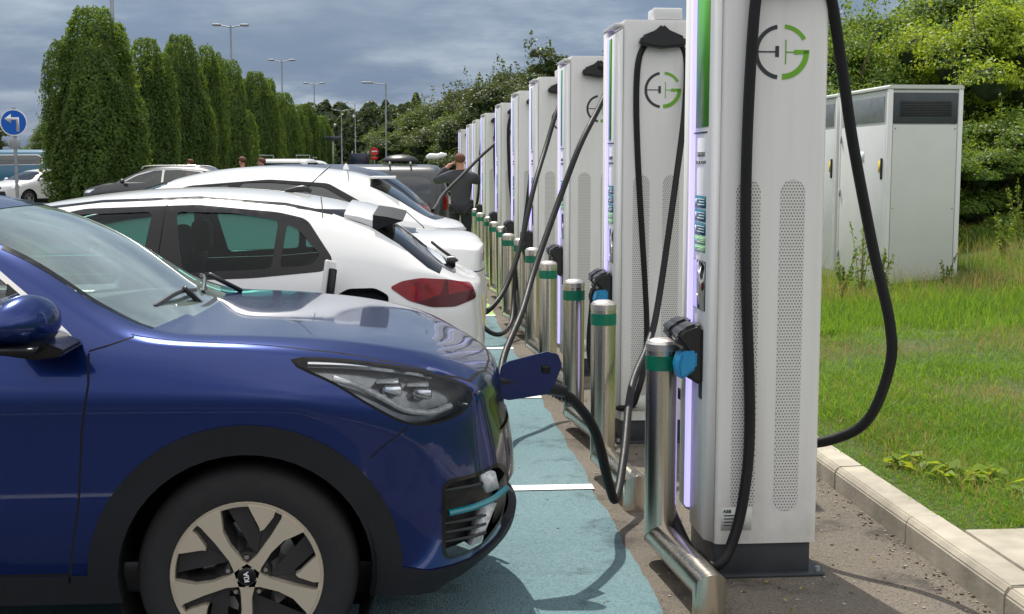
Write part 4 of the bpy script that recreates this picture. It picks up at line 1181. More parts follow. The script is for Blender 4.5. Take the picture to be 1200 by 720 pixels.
nav = make_car(suvP, 'dark navy hatchback with red tail lamp, beside the man and behind the white crossover', (.30 - 3.55, 15.6, 0), PI, 'navy_paint', 2.7, suvF, suvG, suvRW, suvWS, suvLR, suvLF, group='parked electric cars at the chargers')
gry = make_car(suvP, 'dark grey estate with silver window trim, parked side on under the nearest hornbeams', (-8.55, 38.5, 0), R(180) - .12, 'dgrey_paint', 2.7, suvF, suvG, suvRW, suvWS, suvLR, suvLF, trim='chrome', gside='glass_side', extra=rails_extra, group='cars parked across the car park')
wht = make_car(hatchP | dict(mz=1.05), 'white hatchback facing left in front of the teal van, near the blue arrow sign', (-15.2, 51, 0), R(238), 'white_paint', 2.65,
    rcorner([(-.42, 1.0), (-.66, 1.16), (-.95, 1.29), (-1.32, 1.375), (-1.9, 1.395), (-2.45, 1.33), (-2.6, 1.12), (-2.2, 1.03)], .04), [rcorner([(-.6, 1.02), (-.80, 1.19), (-1.02, 1.29), (-1.32, 1.345), (-1.9, 1.36), (-2.4, 1.30), (-2.5, 1.14), (-2.2, 1.05)], .04)],
    (rcorner([(-.53, 1.05), (-.48, 1.27), (.48, 1.27), (.53, 1.05)], .03), -2.75), (rcorner([(-.70, 1.05), (-.56, 1.37), (0, 1.43), (.56, 1.37), (.70, 1.05)], .03), .1),
    rcorner([(-2.9, .97), (-3.06, 1.02), (-3.4, .97), (-3.4, .87), (-3.0, .9)], .02), rcorner([(.30, .86), (.62, .80), (.70, .70), (.45, .74)], .02), group='cars parked across the car park', seats=True, gside='glass_side')

# box-shaped van
vanP = dict(mz=1.35,
    st=[.68, .52, .34, .12, -.08, -.3, -.55, -.85, -1.2, -1.8, -2.6, -3.4, -3.75, -3.9, -4.0],
    zE={.68: .98, .3: 1.12, 0: 1.18, -.6: 1.2, -4: 1.2}, yE={.68: .74, .3: .86, 0: .9, -3.6: .91, -4.0: .84},
    zR={.7: 1.02, 0: 1.22, -.1: 1.24, -.5: 1.58, -.8: 1.80, -1.1: 1.86, -3.8: 1.86, -3.9: 1.80, -4.05: 1.4}, yR={.68: .6, 0: .80, -.8: .76, -4.0: .76},
    zC={.8: 1.0, .3: 1.18, 0: 1.26, -.5: 1.66, -.85: 1.87, -1.2: 1.94, -3.8: 1.94, -3.95: 1.85, -4.1: 1.4},
    bow={.68: .13, 0: .1, -1.2: 0, -4.0: -.04}, noseE=.13, tailE=.05, bulge=.02, cy={.68: .86, .4: .95, 0: 1, -3.7: 1, -4: .93}, rails=lerp_rails(.68, -4.0, .95, .3))
def van_extra(root, sp):
    bm = bmesh.new(); bmesh.ops.create_icosphere(bm, subdivisions=3, radius=1)
    for v in bm.verts:
        z = v.co.z
        v.co = (v.co.x * .36 - 3.1, v.co.y * .32, (z * .16 if z > 0 else z * .03) + 1.99)
    bmobj('roof_box', bm, M['black'], root, 60)
    for x in (-2.9, -3.3): tube('roof_bar', [(x, -.74, 1.95), (x, 0, 1.985), (x, .74, 1.95)], .018, M['silver_alloy'], root, 8, 3)
vanF = rcorner([(-.25, 1.24), (-.62, 1.62), (-.95, 1.70), (-3.55, 1.72), (-3.75, 1.62), (-3.78, 1.28)], .08)
vanG = [rcorner([(-.38, 1.27), (-.68, 1.59), (-1.35, 1.665), (-1.35, 1.27)], .05), rcorner([(-1.42, 1.27), (-1.42, 1.67), (-3.5, 1.68), (-3.68, 1.6), (-3.7, 1.3)], .05)]
vanRW = (rcorner([(-.65, 1.3), (-.62, 1.7), (.62, 1.7), (.65, 1.3)], .05), -3.9)
vanWS = (rcorner([(-.74, 1.3), (-.68, 1.74), (0, 1.8), (.68, 1.74), (.74, 1.3)], .05), .1)
vanLR = rcorner([(-3.92, 1.3), (-3.92, .95), (-4.2, .95), (-4.2, 1.3)], .02)
vg = make_car(vanP, 'grey passenger van with a dark box on its roof, parked beyond the man', (-3.25, 25.4, -.08), PI, 'van_grey', 3.1, vanF, vanG, vanRW, vanWS, vanLR, suvLF, gside='glass_dark', extra=van_extra, trim='van_grey', group='vans in the car park', name='parked_van', cat='van')
vg.scale = (1, 1, .88)
kr = tube('rolled_cover', [(.36, 25.2, 1.745), (.44, 25.2, 1.775), (.58, 25.2, 1.775), (.66, 25.2, 1.80), (.76, 25.2, 1.805)], [.03, .06, .05, .055, .02], M['sign_white'], None, 12, 4)
tag(kr, 'slim white rolled cover lying on the back of the grey van roof', 'roof load')
vt = make_car(vanP, 'teal van standing behind the blue arrow sign at the far left', (-19.2, 58, .35), R(172), 'teal_paint', 3.1, vanF, vanG, vanRW, vanWS, vanLR, suvLF, gside='glass_dark', trim='sign_white', group='vans in the car park', name='parked_van', cat='van')
vw = make_car(vanP, 'white van with ladder rack behind the white hatchback at the left', (-19.2, 70, .35), R(205), 'white_paint', 3.1, vanF, vanG, vanRW, vanWS, vanLR, suvLF, gside='glass_dark', extra=lambda r, sp: [tube('roof_bar', [(x, -.8, 1.95), (x, -.8, 2.1), (x, .8, 2.1), (x, .8, 1.95)], .025, M['galv'], r, 6) for x in (-1.4, -3.4)], group='vans in the car park', name='parked_van', cat='van')
# far vehicles between the hornbeams and the chargers
for src, lab, x, y, rz, z in (
        (wht, 'small white hatchback far off, first of the distant cars right of the hornbeams', -6.4, 46, 2.9, .0),
        (vw, 'far white van, leftmost of the two beyond the white crossover roof', -8.4, 66, 2.8, 0),
        (gry, 'far dark estate between the two distant white vans', -5.2, 70, .3, 0),
        (vw, 'far white van nearest the single-arm lamp post', -4.6, 84, .2, 0),
        (wht, 'far white hatchback beneath the no-entry sign', -3.0, 62, 2.9, 0)):
    dup(src, lab, (x, y, z), rz)
# ------------------------------------------------ ground
def sheet(name, x0, x1, y0, y1, z, m, kind='structure'):
    bm = bmesh.new()
    vs = [bm.verts.new(p) for p in ((x0, y0, z), (x1, y0, z), (x1, y1, z), (x0, y1, z))]
    bm.faces.new(vs)
    return tag(bmobj(name, bm, m), kind=kind)
sheet('ground', -900, 900, -300, 1500, 0, M['asphalt'])
sheet('pavement', .86, 2.16, -6, 60, .004, M['dirt'])
def edge_sheet(name, x0, x1, y0, y1, z, m, amp, seed):
    """sheet whose right edge is worn uneven"""
    bm = bmesh.new(); n = int((y1 - y0) / .05)
    A_ = [bm.verts.new((x0, y0 + (y1 - y0) * i / n, z)) for i in range(n + 1)]
    B_ = [bm.verts.new((x1 + amp * (mnoise.noise((seed, (y0 + (y1 - y0) * i / n) * 3, 0)) + .5 * mnoise.noise((seed, (y0 + (y1 - y0) * i / n) * 14, 3))), y0 + (y1 - y0) * i / n, z)) for i in range(n + 1)]
    for i in range(n): bm.faces.new((A_[i], B_[i], B_[i + 1], A_[i + 1]))
    return tag(bmobj(name, bm, m), kind='structure')
edge_sheet('painted_bays', -4.8, .90, 3.55, 13.5, .008, M['teal'], .018, 1.3)
edge_sheet('painted_hatching', -4.8, .92, 13.5, 23.5, .008, M['lime'], .03, 4.1)
for y in (-3.4, -1.0, 1.4, 3.68, 6.18, 8.68, 11.05, 13.5):
    sheet('bay_line', -4.6, .905, y - .05, y + .05, .013, M['line'])
for k, y in enumerate((14.2, 15.0, 16.3, 17.2, 18.1, 19.0, 19.9, 20.8, 21.7, 22.6)):
    bm = bmesh.new(); bm.faces.new([bm.verts.new(p) for p in ((-4.6, y - .05, .013), (.9, y + .75, .013), (.9, y + .85, .013), (-4.6, y + .05, .013))])
    tag(bmobj('hatch_line', bm, M['line']), kind='structure')
for i in range(9):
    sheet('bay_line', -16.0 + .0, -11.4, 30 + i * 2.5 - .05, 30 + i * 2.5 + .05, .006, M['line'])
# shallow concrete footings at the rail ends
for (x, y) in ():
    bm = bmesh.new(); random.seed(int(y * 10))
    pts = [(x + (.13 + .02 * random.random()) * math.cos(a) * 1.1, y + .075 * math.sin(a) * (1 + .3 * random.random())) for a in [2 * PI * k / 14 for k in range(14)]]
    bm.faces.new([bm.verts.new((p[0], p[1], .016)) for p in pts])
    tag(bmobj('concrete_footing', bm, M['kerb']), kind='structure')

# grass bank
def gz(x, y):
    u = max(0, x - 2.3)
    t = max(0, min(1, (u - 3.5) / 5.0)); t = t * t * (3 - 2 * t)
    t2 = max(0, min(1, (u - 2) / 9)) * max(0, min(1, (y - 8) / 8))
    return .115 + .030 * min(u, 4) + .55 * t + .75 * t2 + .05 * mnoise.noise((x * .6, y * .6, 0)) * min(1, u) + .018 * mnoise.noise((x * 2.6, y * 2.6, 4)) * min(1, u * 2)
xs = [2.24, 2.3, 2.4, 2.55, 2.75] + [3 + .25 * i for i in range(34)] + [12 + 2 * i for i in range(20)]
ys = [-4 + .25 * i for i in range(120)] + [26 + 4 * i for i in range(40)]
V_ = np.array([(x, y, gz(x, y)) for y in ys for x in xs]); nx = len(xs)
F_ = [(j * nx + i, j * nx + i + 1, (j + 1) * nx + i + 1, (j + 1) * nx + i) for j in range(len(ys) - 1) for i in range(nx - 1)]
me = bpy.data.meshes.new('grass_bank'); me.from_pydata(V_.tolist(), [], F_)
tag(link('grass_bank', me, M['soil']), kind='structure')
# kerb stones laid end to end, one structure
bm = bmesh.new(); y = -4.0; random.seed(5); k = 0
while y < 60:
    L = .914
    dx = random.uniform(-.004, .004); dz = random.uniform(-.004, .003)
    vs = [(2.09 + dx, -.05), (2.09 + dx, .095 + dz), (2.11 + dx, .122 + dz), (2.235 + dx, .125 + dz), (2.235 + dx, -.05)]
    a = [bm.verts.new((px, y + .004, pz)) for px, pz in vs]; b = [bm.verts.new((px, y + L - .004, pz)) for px, pz in vs]
    bm.faces.new(a[::-1]); bm.faces.new(b)
    for i in range(5): bm.faces.new((a[i], b[i], b[(i + 1) % 5], a[(i + 1) % 5]))
    y += L; k += 1
bmesh.ops.recalc_face_normals(bm, faces=bm.faces)
bmesh.ops.bevel(bm, geom=[e for e in bm.edges if e.calc_face_angle(0) > .3], offset=.006, segments=2, affect='EDGES')
tag(bmobj('kerb', bm, M['kerb'], None, 30), kind='structure')
bm = bmesh.new(); add_box(bm, 2.241, 6.0, 2.0, 4.90, .0, .131, .004); tag(bmobj('path', bm, M['kerb']), kind='structure')

# ------------------------------------------------ charging posts
def ring_arc(bm, cx, cz, r0, r1, a0, a1, y, n=20, d=.0015):
    pts0 = arc(cx, cz, r0, a0, a1, n); pts1 = arc(cx, cz, r1, a0, a1, n)
    poly(bm, pts0 + pts1[::-1], y, d, quads=True)
def poly(bm, pts, y, d=.0015, quads=False):
    n = len(pts)
    a = [bm.verts.new((p[0], y, p[1])) for p in pts]; b = [bm.verts.new((p[0], y + d, p[1])) for p in pts]
    if quads:
        h = n // 2
        for i in range(h - 1): bm.faces.new((a[i], a[i + 1], a[n - 2 - i], a[n - 1 - i]))
    else: bm.faces.new(a)
    for i in range(n): bm.faces.new((a[i], b[i], b[(i + 1) % n], a[(i + 1) % n]))
def build_charger():
    root = thing('charging_post', 'x', 'charger')
    # main shell: rounded corners, open at the front (-x) where the user panel sits
    bm = bmesh.new()
    pl = rcorner([(-.19, -.225), (.215, -.225), (.215, .225), (-.19, .225)], .028, 5)
    a = [bm.verts.new((x, y, .140)) for x, y in pl]; b = [bm.verts.new((x, y, 2.385)) for x, y in pl]; c = [bm.verts.new((x * .965 + .0, y * .965, 2.407)) for x, y in pl]
    n = len(pl); bm.faces.new(a[::-1]); bm.faces.new(c)
    for i in range(n):
        bm.faces.new((a[i], a[(i + 1) % n], b[(i + 1) % n], b[i])); bm.faces.new((b[i], b[(i + 1) % n], c[(i + 1) % n], c[i]))
    bmesh.ops.recalc_face_normals(bm, faces=bm.faces)
    bmobj('housing', bm, M['charger'], root, 40)
    # front: near cheek, recessed light column, far cheek
    prism('front_panel', [(-.235, .16), (-.235, 2.33), (-.192, 2.36), (-.192, .145)], 'y', -.219, .016, M['charger_l'], root, .004)
    prism('front_cheek', [(-.238, .20), (-.238, 2.37), (-.192, 2.38), (-.192, .18)], 'y', .084, .205, M['charger'], root, .004)
    box('front_hood', -.240, -.192, -.212, .205, 2.372, 2.388, M['charger'], root, .004)
    box('light_strip', -.247, -.193, .030, .072, .22, 2.33, M['led'], root, .004)
    box('upper_vinyl', -.2375, -.2355, -.211, -.004, 1.745, 2.315, M['green'], root)
    box('panel_groove', -.2372, -.2354, -.19, .046, 1.722, 1.728, M['logo_grey'], root)
    for i, (z, h, mm) in enumerate(((1.437, .047, 'teal_stick'), (1.385, .047, 'teal_stick'), (1.333, .047, 'teal_stick'), (1.297, .031, 'lime_stick'), (1.268, .024, 'lime_stick'))):
        st = box('notice_sticker', -.2372, -.2353, -.188, -.01, z, z + h, M[mm], root)
        for q in range(3):
            box('sticker_print', -.2380, -.2371, -.165, -.05 - .03 * (q % 2), z + h * (.24 + .22 * q), z + h * (.30 + .22 * q), M['white_ink'], st)
        if mm == 'teal_stick':
            box('sticker_icon', -.2380, -.2371, -.038, -.018, z + h * .25, z + h * .75, M['white_ink'], st)
    box('touch_screen', -.2385, -.2352, -.200, .0, 1.045, 1.235, M['screen'], root, .003)
    box('payment_reader', -.2375, -.235, -.17, -.12, .70, .765, M['logo_grey'], root, .003)
    # plinth and base plate
    box('plinth', -.185, .195, -.205, .205, .012, .142, M['plinth'], root, .004)
    bp = box('base_plate', -.21, .25, -.235, .235, .005, .017, M['plinth'], root, .003)
    for (x, y) in ((.23, -.20), (-.2, -.22), (.23, .2)): lathe('anchor_bolt', [(.0001, .034), (.011, .034), (.012, .017)], M['galv'], bp, 6, 'z', (x, y, 0))
    # perforated strips, both sides
    for s in (-1, 1):
        for cx in (-.083, .088):
            w = .047; pts = arc(cx, 1.50, w, 0, 180, 14) + arc(cx, .315, w, 180, 360, 14)
            bm = bmesh.new(); poly(bm, pts, s * .2265, -s * .003); bmesh.ops.recalc_face_normals(bm, faces=bm.faces)
            bmobj('perforated_vent', bm, M['vent'], root)
        lx, lz, q = .03, 2.02, 1
        bm = bmesh.new(); yy = s * .2270; dd = -s * .003
        ring_arc(bm, lx, lz, .101, .086, 100, 262, yy, 24, dd)
        poly(bm, [(lx - .095, lz - .002), (lx - .022, lz - .002), (lx - .022, lz - .018), (lx - .008, lz - .018), (lx - .008, lz + .022), (lx - .022, lz + .022), (lx - .022, lz + .003), (lx - .095, lz + .003)], yy, dd)
        bmesh.ops.recalc_face_normals(bm, faces=bm.faces); lg = bmobj('emblem_ring', bm, M['logo_grey'], root)
        bm = bmesh.new()
        ring_arc(bm, lx + .006, lz, .101, .086, 86, 30, yy, 12, dd)
        ring_arc(bm, lx + .006, lz, .101, .080, -90, 4, yy, 16, dd)
        poly(bm, [(lx + .050, lz - .009), (lx + .105, lz - .006), (lx + .107, lz + .008), (lx + .050, lz + .008)], yy, dd)
        poly(bm, [(lx + .016, lz - .045), (lx + .020, lz - .045), (lx + .020, lz + .045), (lx + .016, lz + .045)], yy, dd)
        poly(bm, [(lx + .020, lz - .002), (lx + .050, lz - .002), (lx + .050, lz + .002), (lx + .020, lz + .002)], yy, dd)
        bmesh.ops.recalc_face_normals(bm, faces=bm.faces); bmobj('emblem_letter', bm, M['logo_green'], lg)
        box('rating_label', -.165, -.045, s * .2260 - .0006, s * .2260 + .0012, .195, .285, M['cab'], root)
    mt = Matrix.Translation((-.2365, -.095, 1.625)) @ Matrix.Rotation(R(-90), 4, 'Z') @ Matrix.Rotation(R(90), 4, 'X')
    text('panel_lettering', 'GRIDSERVE', .026, M['logo_grey'], root, mt @ Matrix.Translation((0, .016, 0)), .0004)
    text('panel_lettering', 'ELECTRIC HIGHWAY', .0175, M['logo_grey'], root, mt @ Matrix.Translation((0, -.014, 0)), .0004)
    mt2 = Matrix.Translation((-.16, -.2276, .27)) @ Matrix.Rotation(R(90), 4, 'X')
    text('label_lettering', 'ABB', .018, M['logo_grey'], root, mt2 @ Matrix.Translation((.018, 0, 0)), .0003, .0006)
    for i in range(4): box('label_print', -.155, -.10 + .01 * (i % 2), -.2282, -.2270, .252 - .013 * i, .256 - .013 * i, M['logo_grey'], root)
    # cable holsters on the front panel, plug in each
    for y in (-.12, .05):
        bm = bmesh.new()
        prof = [(-.235, .79), (-.235, 1.02), (-.26, 1.035), (-.315, 1.015), (-.345, .98), (-.325, .955), (-.305, .93), (-.33, .88), (-.315, .84), (-.28, .81)]
        va = [bm.verts.new((x, y - .07, z)) for x, z in prof]; vb = [bm.verts.new((x, y + .07, z)) for x, z in prof]
        bm.faces.new(va); bm.faces.new(vb[::-1])
        for i in range(len(prof)): bm.faces.new((va[i], vb[i], vb[(i + 1) % len(prof)], va[(i + 1) % len(prof)]))
        bmesh.ops.recalc_face_normals(bm, faces=bm.faces)
        bmesh.ops.bevel(bm, geom=list(bm.edges), offset=.014, segments=3, affect='EDGES')
        h = bmobj('holster', bm, M['black'], root, 40); h.location = (0, 0, -.035)
        prism('plug', [(-.262, .93), (-.322, .925), (-.338, .87), (-.328, .815), (-.30, .83), (-.262, .86)], 'y', y - .082, y + .03, M['blue_conn'] if y < 0 else M['black'], h, .01)
    # cable clamp high on each side
    cm = prism('cable_clamp', [(-.115, 2.265), (-.095, 2.315), (-.02, 2.345), (.02, 2.38), (.06, 2.345), (.145, 2.31), (.16, 2.26), (.02, 2.245)], 'y', -.285, -.224, M['black'], root, .012)
    tb = box('roof_unit', -.02, .145, -.20, -.03, 2.410, 2.475, M['charger_l'], root, .008)
    return root
ch0 = build_charger()
chY = [4.975, 7.40, 9.78, 12.05, 14.25, 16.95, 20.2, 23.0, 25.4, 29.2]
chL = ['tall white charging post nearest the camera, its green vinyl panel and screen facing the cars',
       'second white charging post from the camera, black clamp and two hanging cables on its side',
       'third white charging post from the camera, one cable slanting across to the hatchback',
       'fourth white charging post from the camera, cable slanting towards the white saloon',
       'fifth white charging post from the camera, between the fourth post and the looped cable',
       'sixth white charging post from the camera, cable looping down over its ring emblem',
       'seventh white charging post from the camera, just right of the man',
       'eighth white charging post from the camera, seen over the man\'s raised elbow',
       'ninth white charging post from the camera, second from the far end',
       'tenth and farthest white charging post, at the hedge end of the row']
posts = []
for i, y in enumerate(chY):
    o = ch0 if i == 0 else dup(ch0)
    o['label'] = chL[i]; o['group'] = 'white charging posts in a row'
    o.location = (1.36 if i == 0 else 1.395 + .004 * ((i * 7) % 3 - 1), y, 0)
    posts.append(o)
for i, o in enumerate(posts):
    for c in list(o.children):
        n = c.name.split('.')[0]
        if n == 'roof_unit' and i not in (1, 3, 5): bpy.data.objects.remove(c)
        elif n == 'upper_vinyl' and i > 0: c.scale = (1, .42, 1)
        elif n == 'holster' and i > 1:
            for g in list(c.children): bpy.data.objects.remove(g)
def cable(i, pts, r=.02, sub=8):
    """a cable belongs to its post; its path is given in world space"""
    p = posts[i]; q = Vector(p.location)
    if i == 0: pts = [(x * .976, y * .976, 1.6 + (z - 1.6) * .976) for x, y, z in pts]
    return tube('cable', [Vector(v) - q for v in pts], r, M['cable'], p, 12, sub, 60)
# nearest post
cable(0, [(1.41, 4.83, 2.31), (1.34, 4.83, 2.28), (1.31, 4.83, 2.20), (1.293, 4.84, 1.74), (1.297, 4.845, 1.25), (1.325, 4.84, .60), (1.30, 4.82, .30), (1.25, 4.80, .12), (1.19, 4.78, .045), (1.13, 4.84, .05), (1.10, 5.02, .10), (1.05, 5.22, .30), (1.045, 5.24, .65), (1.10, 5.10, .84)], .0215)
cable(0, [(1.42, 4.83, 2.32), (1.54, 4.84, 2.33), (1.605, 4.86, 2.26), (1.688, 4.92, 1.945), (1.747, 4.95, 1.68), (1.846, 4.97, 1.276), (1.926, 4.97, .97), (1.935, 4.98, .79), (1.875, 5.03, .57), (1.77, 5.10, .475), (1.65, 5.22, .43), (1.55, 5.40, .45), (1.3, 5.42, .55), (1.08, 5.3, .68), (1.05, 5.2, .84)], .0215)
# second post: a slack loop into its own holster and the one plugged into the blue car
cable(1, [(1.41, 7.2, 2.30), (1.32, 7.18, 2.26), (1.28, 7.17, 2.10), (1.288, 7.17, 1.67), (1.35, 7.18, .76), (1.343, 7.16, .50), (1.30, 7.12, .33), (1.25, 7.15, .22), (1.12, 7.25, .25), (1.05, 7.35, .5), (1.07, 7.38, .84)], .0175)
cable(1, [(1.43, 7.2, 2.30), (1.52, 7.19, 2.27), (1.56, 7.17, 2.18), (1.545, 7.12, 1.95), (1.495, 7.02, 1.66), (1.345, 6.80, .87), (1.24, 6.55, .66), (1.10, 6.22, .50), (.985, 5.75, .27), (.905, 5.48, .135), (.862, 5.42, .22), (.785, 5.30, .47), (.685, 5.20, .62), (.60, 5.10, .69), (.53, 5.03, .72), (.48, 5.0, .73)], [.0175] * 6 + [.019] * 4 + [.022] * 6)
cable(2, [(1.41, 9.5, 2.33), (1.50, 9.48, 2.28), (1.46, 9.40, 2.15), (1.37, 9.25, 2.0), (1.2, 8.98, 1.73), (1.02, 8.75, 1.33), (.83, 8.4, .92), (.71, 8.0, .68), (.57, 7.6, .47), (.50, 7.2, .33), (.42, 6.75, .35), (.2, 6.32, .50), (-.1, 6.28, .68), (-.262, 6.42, .83)], .021)
cable(3, [(1.41, 11.8, 2.33), (1.46, 11.75, 2.25), (1.34, 11.5, 2.1), (1.2, 11.2, 1.75), (1.06, 10.8, 1.42), (.91, 10.45, .93), (.78, 10.2, .64), (.66, 10.0, .50), (.55, 9.9, .45), (.42, 9.7, .52), (.44, 9.5, .75)], .021)
cable(4, [(1.41, 13.98, 2.33), (1.37, 13.97, 2.25), (1.36, 13.95, 1.9), (1.30, 13.9, 1.3), (1.20, 13.8, .7), (1.1, 13.8, .35), (1.05, 14.1, .6), (1.08, 14.2, .84)], .018)
cable(5, [(1.48, 16.68, 2.3), (1.40, 16.67, 2.31), (1.33, 16.67, 2.22), (1.30, 16.66, 2.0), (1.32, 16.66, 1.4), (1.38, 16.66, .8), (1.36, 16.6, .4), (1.1, 16.7, .4), (1.08, 16.9, .84)], .022)
cable(6, [(1.50, 19.92, 2.3), (1.42, 19.9, 2.32), (1.36, 19.9, 2.2), (1.34, 19.9, 1.7), (1.38, 19.9, 1.0), (1.36, 19.85, .5), (1.1, 19.95, .5), (1.08, 20.1, .84)], .024)
cable(6, [(1.40, 19.88, 2.31), (1.44, 19.85, 2.15), (1.33, 19.5, 1.95), (1.05, 18.8, 1.72), (.74, 17.9, 1.45), (.46, 16.9, 1.22), (.36, 16.2, 1.10), (.30, 15.7, 1.05)], .024)
cable(7, [(1.45, 22.72, 2.32), (1.36, 22.7, 2.28), (1.30, 22.7, 2.0), (1.26, 22.7, 1.6), (1.22, 22.6, 1.0), (1.1, 22.7, .6), (1.08, 22.9, .84)], .024)
cable(8, [(1.42, 25.1, 2.32), (1.37, 25.1, 2.25), (1.33, 25.0, 1.9), (1.25, 25.0, 1.4), (1.15, 25.1, .8), (1.08, 25.3, .84)], .024)
cable(3, [(1.02, 12.0, .85), (.98, 11.9, .4), (.93, 11.6, .17), (.80, 11.3, .10), (.66, 11.3, .17), (.58, 11.5, .35), (.50, 11.7, .60)], .021)
# plug handle at the blue car's nose and the boot of its strain relief
plug = tube('plug_handle', [Vector(v) - Vector(posts[1].location) for v in ((.34, 4.98, .76), (.47, 5.0, .74), (.56, 5.03, .715), (.62, 5.06, .695))], [.034, .036, .030, .025], M['black'], posts[1], 14, 4)
bm = bmesh.new(); qv = Vector(posts[1].location)
for k in range(7):
    t = k / 6; a = Vector((.56, 5.06, .705)).lerp(Vector((.66, 5.17, .645)), t) - qv
    add_lathe(bm, [(.022, -.005), (.028, -.003), (.028, .003), (.022, .005)], 12, 'x', a)
bmesh.ops.recalc_face_normals(bm, faces=bm.faces); bmobj('strain_relief', bm, M['black'], posts[1])

# ------------------------------------------------ stainless bollards with a low return rail
def build_bollard():
    root = thing('bollard', 'x', 'bollard')
    r = .064; yr = -.64; zr = .115; rr = .060
    bm = bmesh.new(); n = 36
    prof = [(0, .915), (.045, .914), (.055, .906), (r, .894), (r, .80)]
    rings = []
    for (rad, z) in prof[1:]: rings.append([bm.verts.new((rad * math.cos(2 * PI * k / n), rad * math.sin(2 * PI * k / n), z)) for k in range(n)])
    bm.faces.new(rings[0])
    for a, b in zip(rings, rings[1:]):
        for k in range(n): bm.faces.new((a[k], b[k], b[(k + 1) % n], a[(k + 1) % n]))
    # mitred foot of the post: the cut plane leans so that the rail leaves towards -y
    low = [bm.verts.new((r * math.cos(2 * PI * k / n), r * math.sin(2 * PI * k / n), zr - r * math.sin(2 * PI * k / n) * .9 )) for k in range(n)]
    for k in range(n): bm.faces.new((rings[-1][k], low[k], low[(k + 1) % n], rings[-1][(k + 1) % n]))
    bm.faces.new(low[::-1])
    bmesh.ops.recalc_face_normals(bm, faces=bm.faces)
    post = bmobj('post', bm, M['steel'], root, 30)
    lathe('cap', [(.0001, .919), (.035, .919), (.056, .9105), (.0652, .899), (.0652, .872)], M['steel_cap'], post, 36, 'z', ang=20)
    lathe('reflective_band', [(r, .795), (.0658, .796), (.0658, .853), (r, .854)], M['band'], post, 36, 'z', ang=40)
    # rail and foot
    bm = bmesh.new()
    ra = []
    for (y, k_) in ((0, 1), (yr, -1)):
        ra.append([bm.verts.new((rr * math.cos(2 * PI * k / n), y - k_ * rr * math.sin(2 * PI * k / n) * .95 * (1 if k_ > 0 else -1) * (1 if k_ > 0 else 1), zr + rr * math.sin(2 * PI * k / n))) for k in range(n)])
    for k in range(n): bm.faces.new((ra[0][k], ra[0][(k + 1) % n], ra[1][(k + 1) % n], ra[1][k]))
    bm.faces.new(ra[0][::-1])
    fo = [bm.verts.new((rr * math.cos(2 * PI * k / n), yr - rr * math.sin(2 * PI * k / n) * .95, .0)) for k in range(n)]
    for k in range(n): bm.faces.new((ra[1][k], ra[1][(k + 1) % n], fo[(k + 1) % n], fo[k]))
    bmesh.ops.recalc_face_normals(bm, faces=bm.faces)
    bmobj('rail', bm, M['steel'], root, 30)
    return root
b0 = build_bollard()
bxy = [(1.0, 4.97), (.985, 6.41), (.99, 7.62), (.995, 9.1), (1.03, 10.6), (1.05, 12.0), (1.0, 12.85), (1.05, 14.4), (1.045, 15.6), (1.07, 17.1), (1.045, 18.6), (1.07, 20.4)]
ordn = ['nearest', 'second', 'third', 'fourth', 'fifth', 'sixth', 'seventh', 'eighth', 'ninth', 'tenth', 'eleventh', 'twelfth and farthest']
bw = ['in front of the nearest charging post', 'beside the plugged-in black cable', 'left of the light blue plug', 'with a slanting cable passing before it', 'behind the slanting cable',
      'partly hidden by the slanting cable', 'close behind the sixth', 'near the fifth charging post', 'beyond the eighth', 'beside the lime painted hatching', 'beside the man\'s legs', 'just in front of the man']
for i, (x, y) in enumerate(bxy):
    o = b0 if i == 0 else dup(b0)
    o.location = (x, y, 0); o.rotation_euler = (0, 0, R(((i * 37) % 7 - 3) * .6) + R(6.5 if i == 0 else 6))
    o['label'] = ordn[i] + ' green-banded steel bollard from the camera, ' + bw[i]; o['group'] = 'stainless bollards along the bays'

